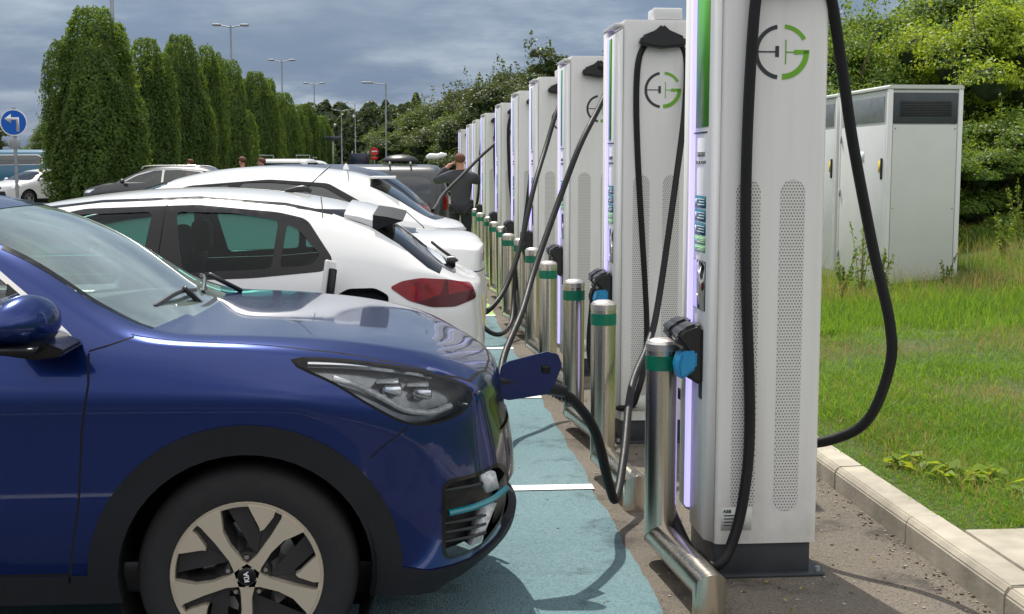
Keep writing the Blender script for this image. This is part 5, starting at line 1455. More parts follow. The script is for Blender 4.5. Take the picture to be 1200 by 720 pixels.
# ------------------------------------------------ equipment cabinets on the grass
def build_cabinet():
    root = thing('equipment_cabinet', 'x', 'cabinet')
    w, d, h = .86, 1.62, 2.47
    box('cabinet_body', .02, w - .02, .02, d - .02, .10, h - .05, M['cab'], root, .004)
    prism('cabinet_roof', [(-.005, h - .045), (-.005, h - .018), (.02, h), (w - .02, h), (w + .005, h - .018), (w + .005, h - .045)], 'y', -.005, d + .005, M['cab'], root, .004)
    for (x, y) in ((0, 0), (w - .055, 0), (0, d - .055), (w - .055, d - .055)):
        box('corner_post', x, x + .055, y, y + .055, .05, h - .046, M['charger_l'], root, .008)
    box('cabinet_plinth', .01, w - .01, .01, d - .01, -.2, .098, M['plinth'], root, .004)
    # end panel towards the camera with its vent
    box('end_panel', .062, w - .062, .006, .0195, .12, h - .44, M['cab'], root, .003)
    v = box('vent_panel', .062, w - .062, .004, .0195, h - .425, h - .085, M['cab_vent'], root, .003)
    box('vent_recess', .13, w - .13, -.002, .0038, h - .345, h - .165, M['plinth'], v, .002)
    for i in range(9): box('vent_louvre', .14, w - .14, -.006, -.0022, h - .335 + i * .018, h - .327 + i * .018, M['black'], v)
    # door on the car side
    dr = box('door', .004, .0195, .075, d - .075, .12, h - .44, M['charger_l'], root, .004)
    box('door_handle', -.016, .0035, .13, .165, 1.42, 1.66, M['black'], dr, .006)
    box('warning_sticker', .0015, .0036, .19, .26, 1.50, 1.63, M['plate_y'], dr)
    box('side_vent', .004, .0195, .16, d - .16, h - .40, h - .12, M['galv'], root, .003)
    for z in (.45, 1.2, 1.85): tube('door_hinge', [(-.004, d - .085, z), (-.004, d - .085, z + .09)], .009, M['galv'], dr, 8)
    box('rating_plate', .0015, .0036, d * .45, d * .45 + .16, 1.62, 1.74, M['white_ink'], dr)
    for (x, z) in ((.085, .17), (w - .085, .17), (.085, h - .48), (w - .085, h - .48), (.085, 1.1), (w - .085, 1.1)): lathe('panel_screw', [(.0001, -.002), (.008, .0), (.009, .0055)], M['galv'], root, 8, 'y', (x, 0, z))
    return root
cb = build_cabinet(); cb.location = (5.33, 14.0, .02)
cb['label'] = 'nearer pale steel equipment cabinet with a dark vent facing the camera, standing in grass'; cb['group'] = 'equipment cabinets on the grass'
cb2 = dup(cb, 'farther pale steel cabinet behind the nearer one, mostly hidden by the charging post', (5.33, 15.72, .02))
bm = bmesh.new(); add_box(bm, 5.0, 6.35, 13.75, 17.6, -.1, .20, .01); tag(bmobj('concrete_pad', bm, M['kerb']), kind='structure')

# ------------------------------------------------ street furniture
def disc(name, r, y0, y1, m, parent, n=40, r2=0.0, z=0, x=0):
    return lathe(name, [(max(.0001, r2), y0), (r, y0), (r, y1), (max(.0001, r2), y1)], m, parent, n, 'y', (x, 0, z))
sg = thing('road_sign', 'round blue sign with a white left-turn arrow on a grey post', 'road sign', (-8.85, 30, 0))
lathe('post', [(.038, 0), (.038, 2.9), (.0001, 2.905)], M['galv'], sg, 16)
disc('sign_plate', .30, -.062, -.048, M['sign_white'], sg, 48, 0, 2.56)
disc('sign_face', .275, -.066, -.0625, M['sign_blue'], sg, 48, 0, 2.56)
prism('arrow', [(.06, -.20), (.125, -.20), (.125, .115), (-.05, .115), (-.05, .19), (-.20, .085), (-.05, -.02), (-.05, .055), (.06, .055)], 'y', -.0705, -.0665, M['sign_white'], sg).location = (0, 0, 2.56)
box('back_plate', -.13, .13, -.05, -.04, 1.98, 2.20, M['galv'], sg, .004)
box('clamp', -.05, .05, -.048, .045, 2.08, 2.12, M['galv'], sg, .004)

def lamp_post(x, y, h, label, double=True, ang=0):
    t = thing('street_lamp', label, 'street lamp', (x, y, 0), ang, 'car park street lamps')
    lathe('column', [(.10, 0), (.10, 1.2), (.075, 1.25), (.05, h), (.0001, h + .01)], M['galv'], t, 12)
    for s in ((-1, 1) if double else (-1,)):
        L = 1.0 if double else 1.7
        tube('arm', [(0, 0, h - .12), (s * L * .4, 0, h - .03), (s * L * .6, 0, h)], .035, M['galv'], t, 8)
        bm = bmesh.new(); add_box(bm, min(s * L * .55, s * L * 1.05), max(s * L * .55, s * L * 1.05), -.14, .14, h - .03, h + .09, .04, 2)
        hd = bmobj('lamp_head', bm, M['galv'], t)
        box('lamp_lens', min(s * L * .62, s * L * .98), max(s * L * .62, s * L * .98), -.11, .11, h - .045, h - .031, M['drl'], hd)
    return t
lamp_post(-9.47, 43.0, 11.2, 'tall grey lamp column rising behind the nearest hornbeam')
lamp_post(-10.23, 77, 9.7, 'double-headed lamp standing behind the second clump of hornbeams')
lamp_post(-9.7, 102, 9.7, 'double-headed lamp over the middle hornbeams, right of the taller one')
lamp_post(-9.29, 131, 9.75, 'double-headed lamp just left of the end of the hornbeam row')
lamp_post(-1.61, 98, 7.75, 'single-arm lamp post nearest the chargers, arm pointing left', False)
lamp_post(-6.9, 172, 9.8, 'distant single-arm lamp in the middle of the far car park', False)
lamp_post(-8.9, 176, 9.0, 'distant thin double lamp left of the middle far one')
lamp_post(-10.9, 160, 6.5, 'short distant lamp at the end of the hornbeams')
ne = thing('road_sign', 'small red no-entry sign far off, above the grey van', 'road sign', (-2.05, 80, 0))
lathe('post', [(.04, 0), (.04, 2.7), (.0001, 2.71)], M['galv'], ne, 10)
disc('sign_plate', .25, -.06, -.045, M['sign_red'], ne, 32, 0, 2.45); box('sign_bar', -.17, .17, -.07, -.061, 2.41, 2.49, M['sign_white'], ne)
box('lower_plate', -.2, .2, -.06, -.05, 1.95, 2.12, M['sign_red'], ne)
bb = thing('notice_board', 'plain dark blue board beside the no-entry sign', 'board', (-2.9, 82, 0))
box('board', -.75, .45, -.03, .03, 1.2, 2.35, M['navy_paint'], bb, .01)
for x in (-.6, .4): box('board_leg', x - .03, x + .03, .032, .07, 0, 2.5, M['galv'], bb)
pe = thing('notice_board', 'small grey panel on a post above the far parked cars', 'board', (-6.3, 110, 0))
box('board', -.7, .7, -.03, .03, 3.7, 4.05, M['van_grey'], pe, .01)
box('board_leg', -.05, .05, .032, .1, 0, 4.0, M['galv'], pe)

# ------------------------------------------------ people
def skinned(name, joints, bones, m, parent=None, root_i=0, lev=2):
    me = bpy.data.meshes.new(name); me.from_pydata([j[0] for j in joints], bones, [])
    o = bpy.data.objects.new(name, me); C.objects.link(o)
    sk = o.modifiers.new('s', 'SKIN'); sk.use_smooth_shade = True
    o.modifiers.new('u', 'SUBSURF').levels = lev; o.modifiers['u'].render_levels = lev
    for i, j in enumerate(joints):
        rr = j[1] if isinstance(j[1], tuple) else (j[1], j[1])
        me.skin_vertices[0].data[i].radius = rr; me.skin_vertices[0].data[i].use_root = (i == root_i)
    r = bake(o); bpy.data.objects.remove(o)
    r.materials.clear()
    return link(name, r, m, parent)
def person(label, loc, rz, pose, top, leg=None, group=None):
    t = thing('person', label, 'person', loc, rz, group)
    up = pose == 'up'
    J = [((0, 0, .96), (.15, .105)), ((0, 0, 1.12), (.15, .11)), ((0, .0, 1.30), (.175, .12)), ((0, -.01, 1.44), (.15, .09)), ((0, .0, 1.52), (.058, .058)), ((0, .02, 1.60), (.065, .08)), ((0, .025, 1.70), (.075, .092)), ((0, .02, 1.765), (.045, .055))]
    B = [(i, i + 1) for i in range(7)]
    for s in (-1, 1):
        n = len(J)
        J += [((s * .10, 0, .88), (.09, .095)), ((s * .11, .015, .50), (.062, .065)), ((s * .115, -.01, .10), (.042, .045)), ((s * .12, .10, .04), (.045, .035)), ((s * .12, .17, .03), (.035, .025))]
        B += [(0, n), (n, n + 1), (n + 1, n + 2), (n + 2, n + 3), (n + 3, n + 4)]
        n = len(J)
        if up and s < 0: arm = [((-.19, 0, 1.43), .065), ((-.42, .06, 1.33), .050), ((-.20, .16, 1.56), .038), ((-.12, .17, 1.62), (.042, .025))]
        elif up: arm = [((.19, 0, 1.43), .065), ((.345, .10, 1.34), .050), ((.10, .30, 1.38), .038), ((.02, .33, 1.42), (.042, .025))]
        else: arm = [((s * .19, 0, 1.42), .06), ((s * .25, -.02, 1.14), .045), ((s * .24, .08, .90), .034), ((s * .235, .11, .82), (.038, .022))]
        J += arm; B += [(3, n), (n, n + 1), (n + 1, n + 2), (n + 2, n + 3)]
    cov = {0: .7, 1: .7, 2: .7, 3: .62, 8: .8, 9: .8, 13: .8, 14: .8, 17: .8, 18: .8, 22: .8, 23: .8}
    body = skinned('body', [(p, tuple(x * cov.get(i, 1) for x in (r if isinstance(r, tuple) else (r, r)))) for i, (p, r) in enumerate(J)], B, M['skin'], t)
    # clothing follows the same skeleton a little outside the body
    G = [(p, tuple(x + .014 for x in (r if isinstance(r, tuple) else (r, r)))) for p, r in J]
    def sub(idx, name, mat, extra=None, root_i=0, grow=0):
        mp = {k: i for i, k in enumerate(idx)}
        jj = [(G[k][0], tuple(x + grow for x in G[k][1])) for k in idx]; bb_ = [(mp[a], mp[b]) for a, b in B if a in mp and b in mp]
        if extra: jj, bb_ = extra(jj, bb_, mp)
        return skinned(name, jj, bb_, mat, t, root_i)
    def hem(jj, bb_, mp):
        i = len(jj); jj.append(((0, -.005, .84), (.18, .135))); bb_.append((mp[0], i)); return jj, bb_
    sub([0, 1, 2, 3, 4, 13, 14, 15, 22, 23, 24], 'shirt', top, hem, 0, .012)
    sub([0, 8, 9, 10, 17, 18, 19], 'trousers', leg or M['trousers'], None, 0, .006)
    for s, k in ((-1, 10), (1, 19)):
        bm = bmesh.new(); add_box(bm, s * .12 - .05, s * .12 + .05, -.07, .22, .0, .095, .035, 3); bmobj('shoe', bm, M['black'], t, 60)
    # hair cap, ears and fingers
    bm = bmesh.new(); bmesh.ops.create_icosphere(bm, subdivisions=3, radius=1)
    for v in bm.verts: v.co = (v.co.x * .088, v.co.y * .104 - .002, v.co.z * .085 + 1.715 + (.0 if v.co.y < 0 else .035 * v.co.y))
    bmobj('hair', bm, M['hair'], t, 80)
    for s in (-1, 1):
        bm = bmesh.new(); bmesh.ops.create_icosphere(bm, subdivisions=2, radius=1)
        for v in bm.verts: v.co = (v.co.x * .012 + s * .086, v.co.y * .02 + .015, v.co.z * .032 + 1.645)
        bmobj('ear', bm, M['skin'], body, 80)
    for (base, d) in (((J[16][0]), -1), ((J[25][0]), 1)):
        b_ = Vector(base)
        dirv = (Vector(base) - Vector(J[15][0] if d < 0 else J[24][0])).normalized()
        sd_ = dirv.cross(Vector((0, 0, 1)) if abs(dirv.z) < .8 else Vector((0, 1, 0))).normalized()
        for f in range(4):
            o_ = sd_ * (f - 1.5) * .019; L = (.07, .082, .078, .06)[f]
            tube('finger', [b_ + o_ - dirv * .02, b_ + o_ + dirv * L * .5, b_ + o_ + dirv * L + Vector((0, 0, -.015))], [.010, .0095, .008], M['skin'], body, 6)
        tube('thumb', [b_ - dirv * .03, b_ - dirv * .01 - sd_ * .04, b_ + dirv * .02 - sd_ * .05], [.012, .011, .009], M['skin'], body, 6)
    # face
    bm = bmesh.new(); add_tube(bm, [(0, .085, 1.665), (0, .125, 1.635), (0, .10, 1.625)], [.008, .014, .010], 8); bmesh.ops.recalc_face_normals(bm, faces=bm.faces); bmobj('nose', bm, M['skin'], body, 80)
    for s in (-1, 1):
        lathe('eye', [(.0001, .006), (.010, .003), (.012, -.004)], M['black'], body, 10, 'y', (s * .032, .100, 1.672))
    box('mouth', -.024, .024, .092, .108, 1.598, 1.606, M['pink'], body, .003)
    return t
man = person('man in a slate grey top, back to the camera, elbows raised beside the charging posts', (.86, 21.3, 0), R(6), 'up', M['shirt'])
person('walker with red hair seen above the grey estate roof', (-6.78, 41.0, .0), R(80), 'walk', M['pink'], group='walkers beyond the cars')
person('walker whose head shows over the white crossover roof, left of the other', (-4.35, 34.5, .03), R(60), 'walk', M['shirt'], group='walkers beyond the cars')
person('walker whose head shows over the white crossover roof, right of the other', (-3.9, 35.0, .0), R(100), 'walk', M['pink'], group='walkers beyond the cars')
# ------------------------------------------------ trees and hedges
rng = np.random.default_rng(7)
def noise3(P, s, seed):
    return np.array([mnoise.noise((p[0] * s + seed, p[1] * s, p[2] * s)) for p in P])
def crown_points(n, prof, h, seed, lump=.16, shell=.22, rg=rng):
    """points through the outer part of an upright crown; prof(u) is the radius at height fraction u"""
    u = rg.uniform(0.0, 1, n * 2); rad = np.array([prof(x) for x in u]); keep = rg.uniform(0, 1, n * 2) < rad / rad.max() + .08
    u = u[keep][:n]; rad = rad[keep][:n]; n = len(u)
    a = rg.uniform(0, 2 * PI, n)
    cs, sn = np.cos(a), np.sin(a)
    base = np.stack([cs * 1.7, sn * 1.7, u * h * .8], 1)
    l = noise3(base, 1.1, seed) * lump * 1.4 + noise3(base, 2.9, seed + 9) * lump
    rr = rad * (1 + l) * (1 - shell * rg.uniform(0, 1, n) ** 1.4)
    rr += np.where(rg.uniform(0, 1, n) < .04, rg.uniform(0, .14, n), 0)
    P = np.stack([rr * cs, rr * sn, u * h + rg.normal(0, .03, n)], 1)
    N = np.stack([cs, sn, np.full(n, .35)], 1)
    return P, N
def hornbeam_mesh(seed, n, h, w, leaf):
    """upright crown of several columns of different height grown together"""
    rg = np.random.default_rng(seed)
    cols = [(0, 0, h, w * .68)] + [(math.cos(a) * w * .50, math.sin(a) * w * .50, h * rg.uniform(.62, .96), w * rg.uniform(.46, .60)) for a in np.arange(5) * 2 * PI / 5 + rg.uniform(0, 1)]
    Ps, Ns = [], []
    for k, (cx, cy, hh, ww) in enumerate(cols):
        def prof(u): return ww * (.72 + .28 * math.sin(min(1, u / .3) * PI / 2)) * (1 - max(0, (u - .5) / .5) ** 3.0 * .60)
        P, N = crown_points(int(n * hh * ww / sum(c[2] * c[3] for c in cols)), prof, hh, seed * 3.1 + k * 7, .20, .25, rg)
        P[:, 0] += cx; P[:, 1] += cy
        Ps.append(P); Ns.append(N + np.array([cx, cy, 0]) * .5)
    def env(u): return w * (.92 + .08 * math.sin(u * 17 + seed)) * (.75 + .25 * min(1, u / .3)) * (1 - max(0, (u - .4) / .6) ** 1.9 * .88)
    return leaf_mesh('crown', np.concatenate(Ps), np.concatenate(Ns), leaf, rg, .7, .3), env
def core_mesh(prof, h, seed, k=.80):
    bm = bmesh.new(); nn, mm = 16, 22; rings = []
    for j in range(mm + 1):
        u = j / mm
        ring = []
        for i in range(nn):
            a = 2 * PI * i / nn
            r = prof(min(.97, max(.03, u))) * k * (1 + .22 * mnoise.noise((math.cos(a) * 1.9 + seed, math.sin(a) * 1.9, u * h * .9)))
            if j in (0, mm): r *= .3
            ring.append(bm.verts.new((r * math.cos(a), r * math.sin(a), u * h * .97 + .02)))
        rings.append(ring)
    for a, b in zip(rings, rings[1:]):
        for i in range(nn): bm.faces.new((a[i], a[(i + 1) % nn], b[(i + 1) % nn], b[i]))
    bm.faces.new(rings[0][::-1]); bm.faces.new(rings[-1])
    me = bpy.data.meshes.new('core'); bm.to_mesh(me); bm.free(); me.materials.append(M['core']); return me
def trunk_mesh(h, r, seed, limbs=6, spread=.5):
    bm = bmesh.new(); random.seed(seed)
    pts = [(mnoise.noise((seed, z * .5, 0)) * .15 * (z / h), mnoise.noise((seed + 5, z * .5, 0)) * .15 * (z / h), z) for z in np.linspace(-.15, h, 8)]
    add_tube(bm, pts, [r * (1 - .8 * i / 7) * (1.35 if i == 0 else 1) for i in range(8)], 10)
    for k in range(limbs):
        z = h * (.25 + .6 * k / limbs); a = k * 2.4; q = Vector(pts[min(7, int(z / h * 7))]); q.z = z
        L = spread * random.uniform(.7, 1.1)
        add_tube(bm, [q, q + Vector((math.cos(a) * L * .5, math.sin(a) * L * .5, L * .5)), q + Vector((math.cos(a) * L, math.sin(a) * L, L * 1.3))], [r * .4, r * .28, r * .1], 7)
    bmesh.ops.recalc_face_normals(bm, faces=bm.faces)
    me = bpy.data.meshes.new('trunk'); bm.to_mesh(me); bm.free(); me.materials.append(M['bark'])
    for p in me.polygons: p.use_smooth = True
    return me
def tree_proto(label, cat, crown, mat, core, trunk, z0, name='hornbeam'):
    t = thing(name, label, cat)
    crown.materials.append(mat)
    o = bpy.data.objects.new('crown', crown); C.objects.link(o); o.parent = t; o.location = (0, 0, z0)
    if core:
        c = bpy.data.objects.new('inner_foliage', core); C.objects.link(c); c.parent = o
    k = bpy.data.objects.new('trunk', trunk); C.objects.link(k); k.parent = t
    return t
protos = []
for i, (n, lf) in enumerate(((90000, .10), (52000, .12), (36000, .14))):
    cm_, pf = hornbeam_mesh(11 + i * 5, n, 6.6, 1.65 + .05 * i, lf)
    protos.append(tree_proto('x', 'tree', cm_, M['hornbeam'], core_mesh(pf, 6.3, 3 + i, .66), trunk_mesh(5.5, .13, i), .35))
# (x px-derived ground position, depth, height scale, width scale)
horn = [(-9.75, 41.6, .97, 1.03, 0, 'largest and nearest hornbeam, rising just right of the blue arrow sign'),
        (-9.05, 46.2, .86, .76, 1, 'yellowish hornbeam close behind the nearest one, right of it'),
        (-9.05, 52.8, .97, .92, 0, 'dark broad hornbeam third from the left, below the blank sky'),
        (-8.55, 56.5, 1.0, .56, 2, 'narrow hornbeam half hidden by the broad third one'),
        (-8.65, 64.0, .96, .86, 1, 'hornbeam beside the tallest double-headed lamp'),
        (-8.2, 71, .99, .90, 0, 'hornbeam in the middle of the row, right of the tallest double lamp'),
        (-8.35, 79, .98, .62, 2, 'hornbeam below the second double-headed lamp'),
        (-8.1, 86, .95, .85, 1, 'hornbeam just right of the second double-headed lamp'),
        (-8.15, 95, .90, .8, 2, 'ninth hornbeam from the left, small with distance'),
        (-8.2, 105, .90, .8, 0, 'tenth hornbeam from the left, near the end of the row'),
        (-8.3, 116, .90, .8, 1, 'eleventh hornbeam from the left, near the end of the row'),
        (-8.3, 127, .92, .8, 2, 'last hornbeam at the right end of the row')]
used_p = set()
for (x, y, sh, sw, pi_, lab) in horn:
    t = protos[pi_] if pi_ not in used_p else dup(protos[pi_])
    used_p.add(pi_); t['label'] = lab; t['group'] = 'clipped hornbeams across the car park'
    t.location = (x, y, 0); t.rotation_euler = (0, 0, (x * 7 + y) % 6.28); k = .97 if y < 42 else .87; t.scale = (sw * k, sw * k, sh * (1 - .04 * ((int(y) * 7) % 3 - 1)))

# loose bushes and hedgerow trees: many small leaf clusters on branching blobs
def blob_cloud(seed, nb, n, ext, r0, r1, leaf, dome=1.0, sprays=0, name='crown', asp=.55):
    rg = np.random.default_rng(seed)
    cen = []; rad = []
    for i in range(nb):
        a = rg.uniform(0, 2 * PI); q = rg.uniform(0, 1) ** .6; z = rg.uniform(.05, 1)
        lim = math.sqrt(max(.02, 1 - (z * .95) ** (2 * dome)))
        cen.append((math.cos(a) * q * lim * ext[0], math.sin(a) * q * lim * ext[1], z * ext[2])); rad.append(rg.uniform(r0, r1))
    cen = np.array(cen); rad = np.array(rad)
    w = rad ** 2; w /= w.sum(); k = rg.choice(nb, n, p=w)
    D = rg.normal(0, 1, (n, 3)); D /= np.linalg.norm(D, axis=1)[:, None]; D[:, 2] = np.abs(D[:, 2]) * .9 + D[:, 2] * .1
    rr = rad[k] * (1 - .45 * rg.uniform(0, 1, n) ** 2) * (1 + .15 * rg.normal(0, 1, n))
    P = cen[k] + D * rr[:, None] * np.array([1, 1, .8]); N = D + np.array([0, 0, .35])
    # thin shoots standing out of the outline
    if sprays:
        sp, sn = [], []
        top = np.argsort(-(cen[:, 2] / ext[2] + rg.uniform(0, .5, nb)))[:sprays]
        for j in top:
            b = cen[j] + np.array([rg.uniform(-.3, .3), rg.uniform(-.3, .3), rad[j] * .6]); d = np.array([rg.uniform(-.35, .35), rg.uniform(-.35, .35), 1]); L = rg.uniform(.4, 1.0) * r1 * 1.5
            m = int(34 * L / leaf * .12) + 10
            tt = rg.uniform(0, 1, m); sp.append(b + d * (tt * L)[:, None] + rg.normal(0, .035 + .09 * (1 - tt)[:, None], (m, 3)) * (leaf / .09)); sn.append(rg.normal(0, 1, (m, 3)))
        P = np.concatenate([P] + sp); N = np.concatenate([N] + sn)
    me = leaf_mesh(name, P, N, leaf, rg, asp)
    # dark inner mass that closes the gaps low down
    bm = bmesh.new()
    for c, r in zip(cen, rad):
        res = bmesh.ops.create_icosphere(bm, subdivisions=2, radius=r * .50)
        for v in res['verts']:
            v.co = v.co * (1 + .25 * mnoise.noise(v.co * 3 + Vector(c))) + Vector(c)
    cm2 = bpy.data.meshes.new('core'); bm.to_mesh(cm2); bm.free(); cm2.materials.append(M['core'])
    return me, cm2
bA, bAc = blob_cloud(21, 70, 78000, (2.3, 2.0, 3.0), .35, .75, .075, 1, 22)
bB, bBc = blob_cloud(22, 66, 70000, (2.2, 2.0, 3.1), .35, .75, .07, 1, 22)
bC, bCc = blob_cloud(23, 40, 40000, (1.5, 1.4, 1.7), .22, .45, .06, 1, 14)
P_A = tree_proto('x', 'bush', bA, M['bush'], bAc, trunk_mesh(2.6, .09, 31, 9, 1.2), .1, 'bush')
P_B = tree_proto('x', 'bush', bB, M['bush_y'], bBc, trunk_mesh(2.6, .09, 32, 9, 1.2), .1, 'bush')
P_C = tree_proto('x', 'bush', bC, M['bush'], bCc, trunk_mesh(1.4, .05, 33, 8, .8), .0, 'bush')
hedge = [(P_A, 6.9, 20.2, .96, 'leafy green bush right above the nearer cabinet roof, with thin shoots against the sky'),
         (P_B, 9.0, 19.3, .90, 'yellow-green bush standing behind the right edge of the cabinet'),
         (P_A, 11.0, 19.6, .96, 'tall green bush at the far right edge of the picture'),
         (P_B, 5.9, 23.0, .82, 'yellow-green bush half hidden between charging post and cabinet'),
         (P_A, 8.2, 23.2, 1.06, 'tall green bush rising behind the first hedge bushes above the cabinet'),
         (P_A, 10.9, 23.8, 1.10, 'tallest back row bush at the right, darkest against the sky'),
         (P_B, 13.5, 22, 1.1, 'pale bush beyond the right edge behind the tall green one'),
         (P_C, 7.6, 16.9, .80, 'low green shrub at the right foot of the nearer cabinet'),
         (P_C, 9.2, 16.4, .78, 'low green shrub in front of the yellow-green bush at the right edge'),
         (P_C, 8.35, 17.6, .98, 'middle shrub on the bank under the yellow-green bush'),
         (P_C, 10.3, 17.4, .95, 'rounded shrub on the bank at the extreme right')]
seen_p = set()
for (pr, x, y, s, lab) in hedge:
    t = pr if id(pr) not in seen_p else dup(pr)
    seen_p.add(id(pr)); t['label'] = lab; t['group'] = 'hedge bushes behind the cabinets'
    t.location = (x, y, gz(x, y) - .1); t.rotation_euler = (0, 0, (x * 3.3 + y * 1.7) % 6.28); t.scale = (s, s, s * (.97 if pr is not P_C else .8))
# hedgerow trees running away behind the posts
tA, tAc = blob_cloud(41, 80, 46000, (3.6, 3.4, 5.6), .6, 1.2, .15, 1, 16, asp=.7)
tB, tBc = blob_cloud(42, 80, 44000, (3.8, 3.2, 5.2), .6, 1.15, .15, 1, 18, asp=.7)
T_A = tree_proto('x', 'tree', tA, M['bush_d'], tAc, trunk_mesh(4.5, .16, 51, 9, 2), .3, 'hedgerow_tree')
M['tree_g'] = leafmat('hedge_tree_leaf', (.05, .10, .024), (.125, .19, .04), .4)
T_B = tree_proto('x', 'tree', tB, M['tree_g'], tBc, trunk_mesh(4.5, .16, 52, 9, 2), .3, 'hedgerow_tree')
row = [(T_A, 6.4, 64, .90, 'dark rounded tree just left of the third charging post top'), (T_B, 8.9, 56, .90, 'green tree behind the tops of the third and fourth charging posts'), (T_A, 5.0, 70, .98, 'dark tree over the far end of the charging posts'),
       (T_B, 4.2, 78, .92, 'green tree above the man, left of the farthest charging post'), (T_A, 2.8, 86, .95, 'dark tree behind the white roof load'), (T_B, 1.8, 96, 1.02, 'green tree behind the dark box on the grey van'),
       (T_A, .4, 106, .98, 'dark tree right of the single-arm lamp post'), (T_B, -1.3, 122, .95, 'green tree directly behind the single-arm lamp post'), (T_B, 10.2, 48, .74, 'green tree hidden mostly behind the second charging post'),
       (T_A, 3.4, 100, 1.2, 'taller dark tree in the second line over the man'), (T_A, 7.4, 84, 1.25, 'taller dark tree in the second line behind the posts'), (T_B, 12.5, 40, .8, 'green tree right of the second charging post, behind the hedge')]
seen_p = set()
for (pr, x, y, s, lab) in row:
    t = pr if id(pr) not in seen_p else dup(pr)
    seen_p.add(id(pr)); t['label'] = lab; t['group'] = 'hedgerow trees beyond the posts'
    t.location = (x, y, 0); t.rotation_euler = (0, 0, (x * 3.3 + y * 1.7) % 6.28); t.scale = (s, s, s * .95)
# the single sapling top that shows above the third post
sp_, spc = blob_cloud(61, 9, 1500, (.5, .5, 1.2), .12, .30, .10, 1, 9)
sap = tree_proto('slim sapling whose thin top shows above the third charging post', 'tree', sp_, M['bush_d'], None, trunk_mesh(4.3, .05, 61, 6, .4), 3.0, 'sapling')
sap.location = (3.33, 31, .0)
# far wood: one mass
rg = np.random.default_rng(77); PP, NN = [], []
for i in range(150):
    x = rg.uniform(-46, 30); y = 190 + rg.uniform(0, 40) + abs(x) * .2; h = rg.uniform(8, 11.5) + (1.8 if rg.uniform() < .08 else 0); w = rg.uniform(1.6, 3.4) * (.7 if h > 12 else 1)
    n = 900; u = rg.uniform(0, 1, n) ** .8; a = rg.uniform(0, 2 * PI, n); r = w * np.sqrt(np.maximum(.02, 1 - u ** 2.2)) * rg.uniform(.75, 1.1, n)
    PP.append(np.stack([x + r * np.cos(a), y + r * np.sin(a), u * h], 1)); NN.append(np.stack([np.cos(a), np.sin(a), u], 1))
fm = leaf_mesh('far_wood', np.concatenate(PP), np.concatenate(NN), .75, rg, .8)
fw = link('far_wood', fm, M['conifer'], None, False); tag(fw, 'distant dark wood closing the car park under the clouds', 'wood', kind='stuff')
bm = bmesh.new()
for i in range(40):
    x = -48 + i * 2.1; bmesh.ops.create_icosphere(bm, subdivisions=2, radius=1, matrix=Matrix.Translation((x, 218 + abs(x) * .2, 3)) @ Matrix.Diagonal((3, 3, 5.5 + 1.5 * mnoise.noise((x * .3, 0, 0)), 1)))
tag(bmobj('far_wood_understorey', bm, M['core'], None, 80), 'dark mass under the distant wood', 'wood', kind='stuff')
# left background trees behind the sign
lt = [(T_A, -22, 66, .72, 'dark tree behind the teal van, left of the arrow sign'), (T_B, -19.2, 72, .62, 'green tree right behind the arrow sign post'), (T_A, -26.5, 72, .8, 'dark tree at the far left edge'), (T_A, -16.2, 80, .66, 'dark tree between the arrow sign and the nearest hornbeam')]
for (pr, x, y, s, lab) in lt:
    t = dup(pr, lab, (x, y, 0), x * 2.0, s, 'background trees at the left')

# ------------------------------------------------ grass
def blades(n, x0, x1, y0, y1, hmin, hmax, w, seed, dens=None, lean=.5, clump=0):
    rg = np.random.default_rng(seed)
    X = rg.uniform(x0, x1, n); Y = y0 + (y1 - y0) * rg.uniform(0, 1, n) ** 1.6
    if dens is not None:
        k = np.array([mnoise.noise((a * 1.1, b * 1.1, seed)) for a, b in zip(X, Y)]); keep = rg.uniform(0, 1, n) < np.clip(.5 + dens * k, .05, 1); X, Y = X[keep], Y[keep]
    keep = ~((X < 6.02) & (Y < 4.92 + .05 * np.sin(X * 23) + .03 * np.sin(X * 71))) & ~((X > 4.98) & (X < 6.37) & (Y > 13.73) & (Y < 17.6)); X, Y = X[keep], Y[keep]
    n = len(X); Z = np.array([gz(a, b) for a, b in zip(X, Y)]) - .01
    h = rg.uniform(hmin, hmax, n) * (1 + .6 * np.array([mnoise.noise((a * .9, b * .9, seed + 3)) for a, b in zip(X, Y)]))
    h *= np.clip((X - 2.2) / .35, .45, 1)
    a = rg.uniform(0, 2 * PI, n); la = rg.uniform(0, 2 * PI, n); ln = rg.uniform(.1, lean, n) * h
    ww = w * rg.uniform(.6, 1.4, n)
    B = np.stack([X, Y, Z], 1); S = np.stack([np.cos(a), np.sin(a), np.zeros(n)], 1) * ww[:, None] * .5
    L = np.stack([np.cos(la), np.sin(la), np.zeros(n)], 1)
    m = B + L * (ln * .35)[:, None] + np.stack([0 * h, 0 * h, h * .6], 1); tip = B + L * ln[:, None] * 1.2 + np.stack([0 * h, 0 * h, h * .95], 1)
    V = np.stack([B - S, B + S, m + S * .8, tip, m - S * .8], 1).reshape(-1, 3)
    b = np.arange(n) * 5
    idx = np.concatenate([np.stack([b, b + 1, b + 2, b + 4], 1).ravel(), np.stack([b + 4, b + 2, b + 3], 1).ravel()])
    return arr_mesh('grass', V, idx, np.concatenate([np.arange(n) * 4, 4 * n + np.arange(n) * 3]))
def grass(me, m, label): return tag(link('grass', me, M[m], None, False), label, 'grass', kind='stuff')
grass(blades(230000, 2.22, 7.2, 4.3, 14.5, .025, .065, .005, 1, .9, 1.2), 'grass', 'short green turf on the bank behind the kerb')
grass(blades(42000, 2.3, 7.5, 4.3, 15, .04, .10, .005, 2, 1.5), 'dry', 'dry straw-coloured blades among the turf')
grass(blades(16000, 2.5, 7.5, 4.3, 9, .05, .11, .006, 3, 1.6, 1.3), 'grass', 'longer coarse tufts near the kerb')
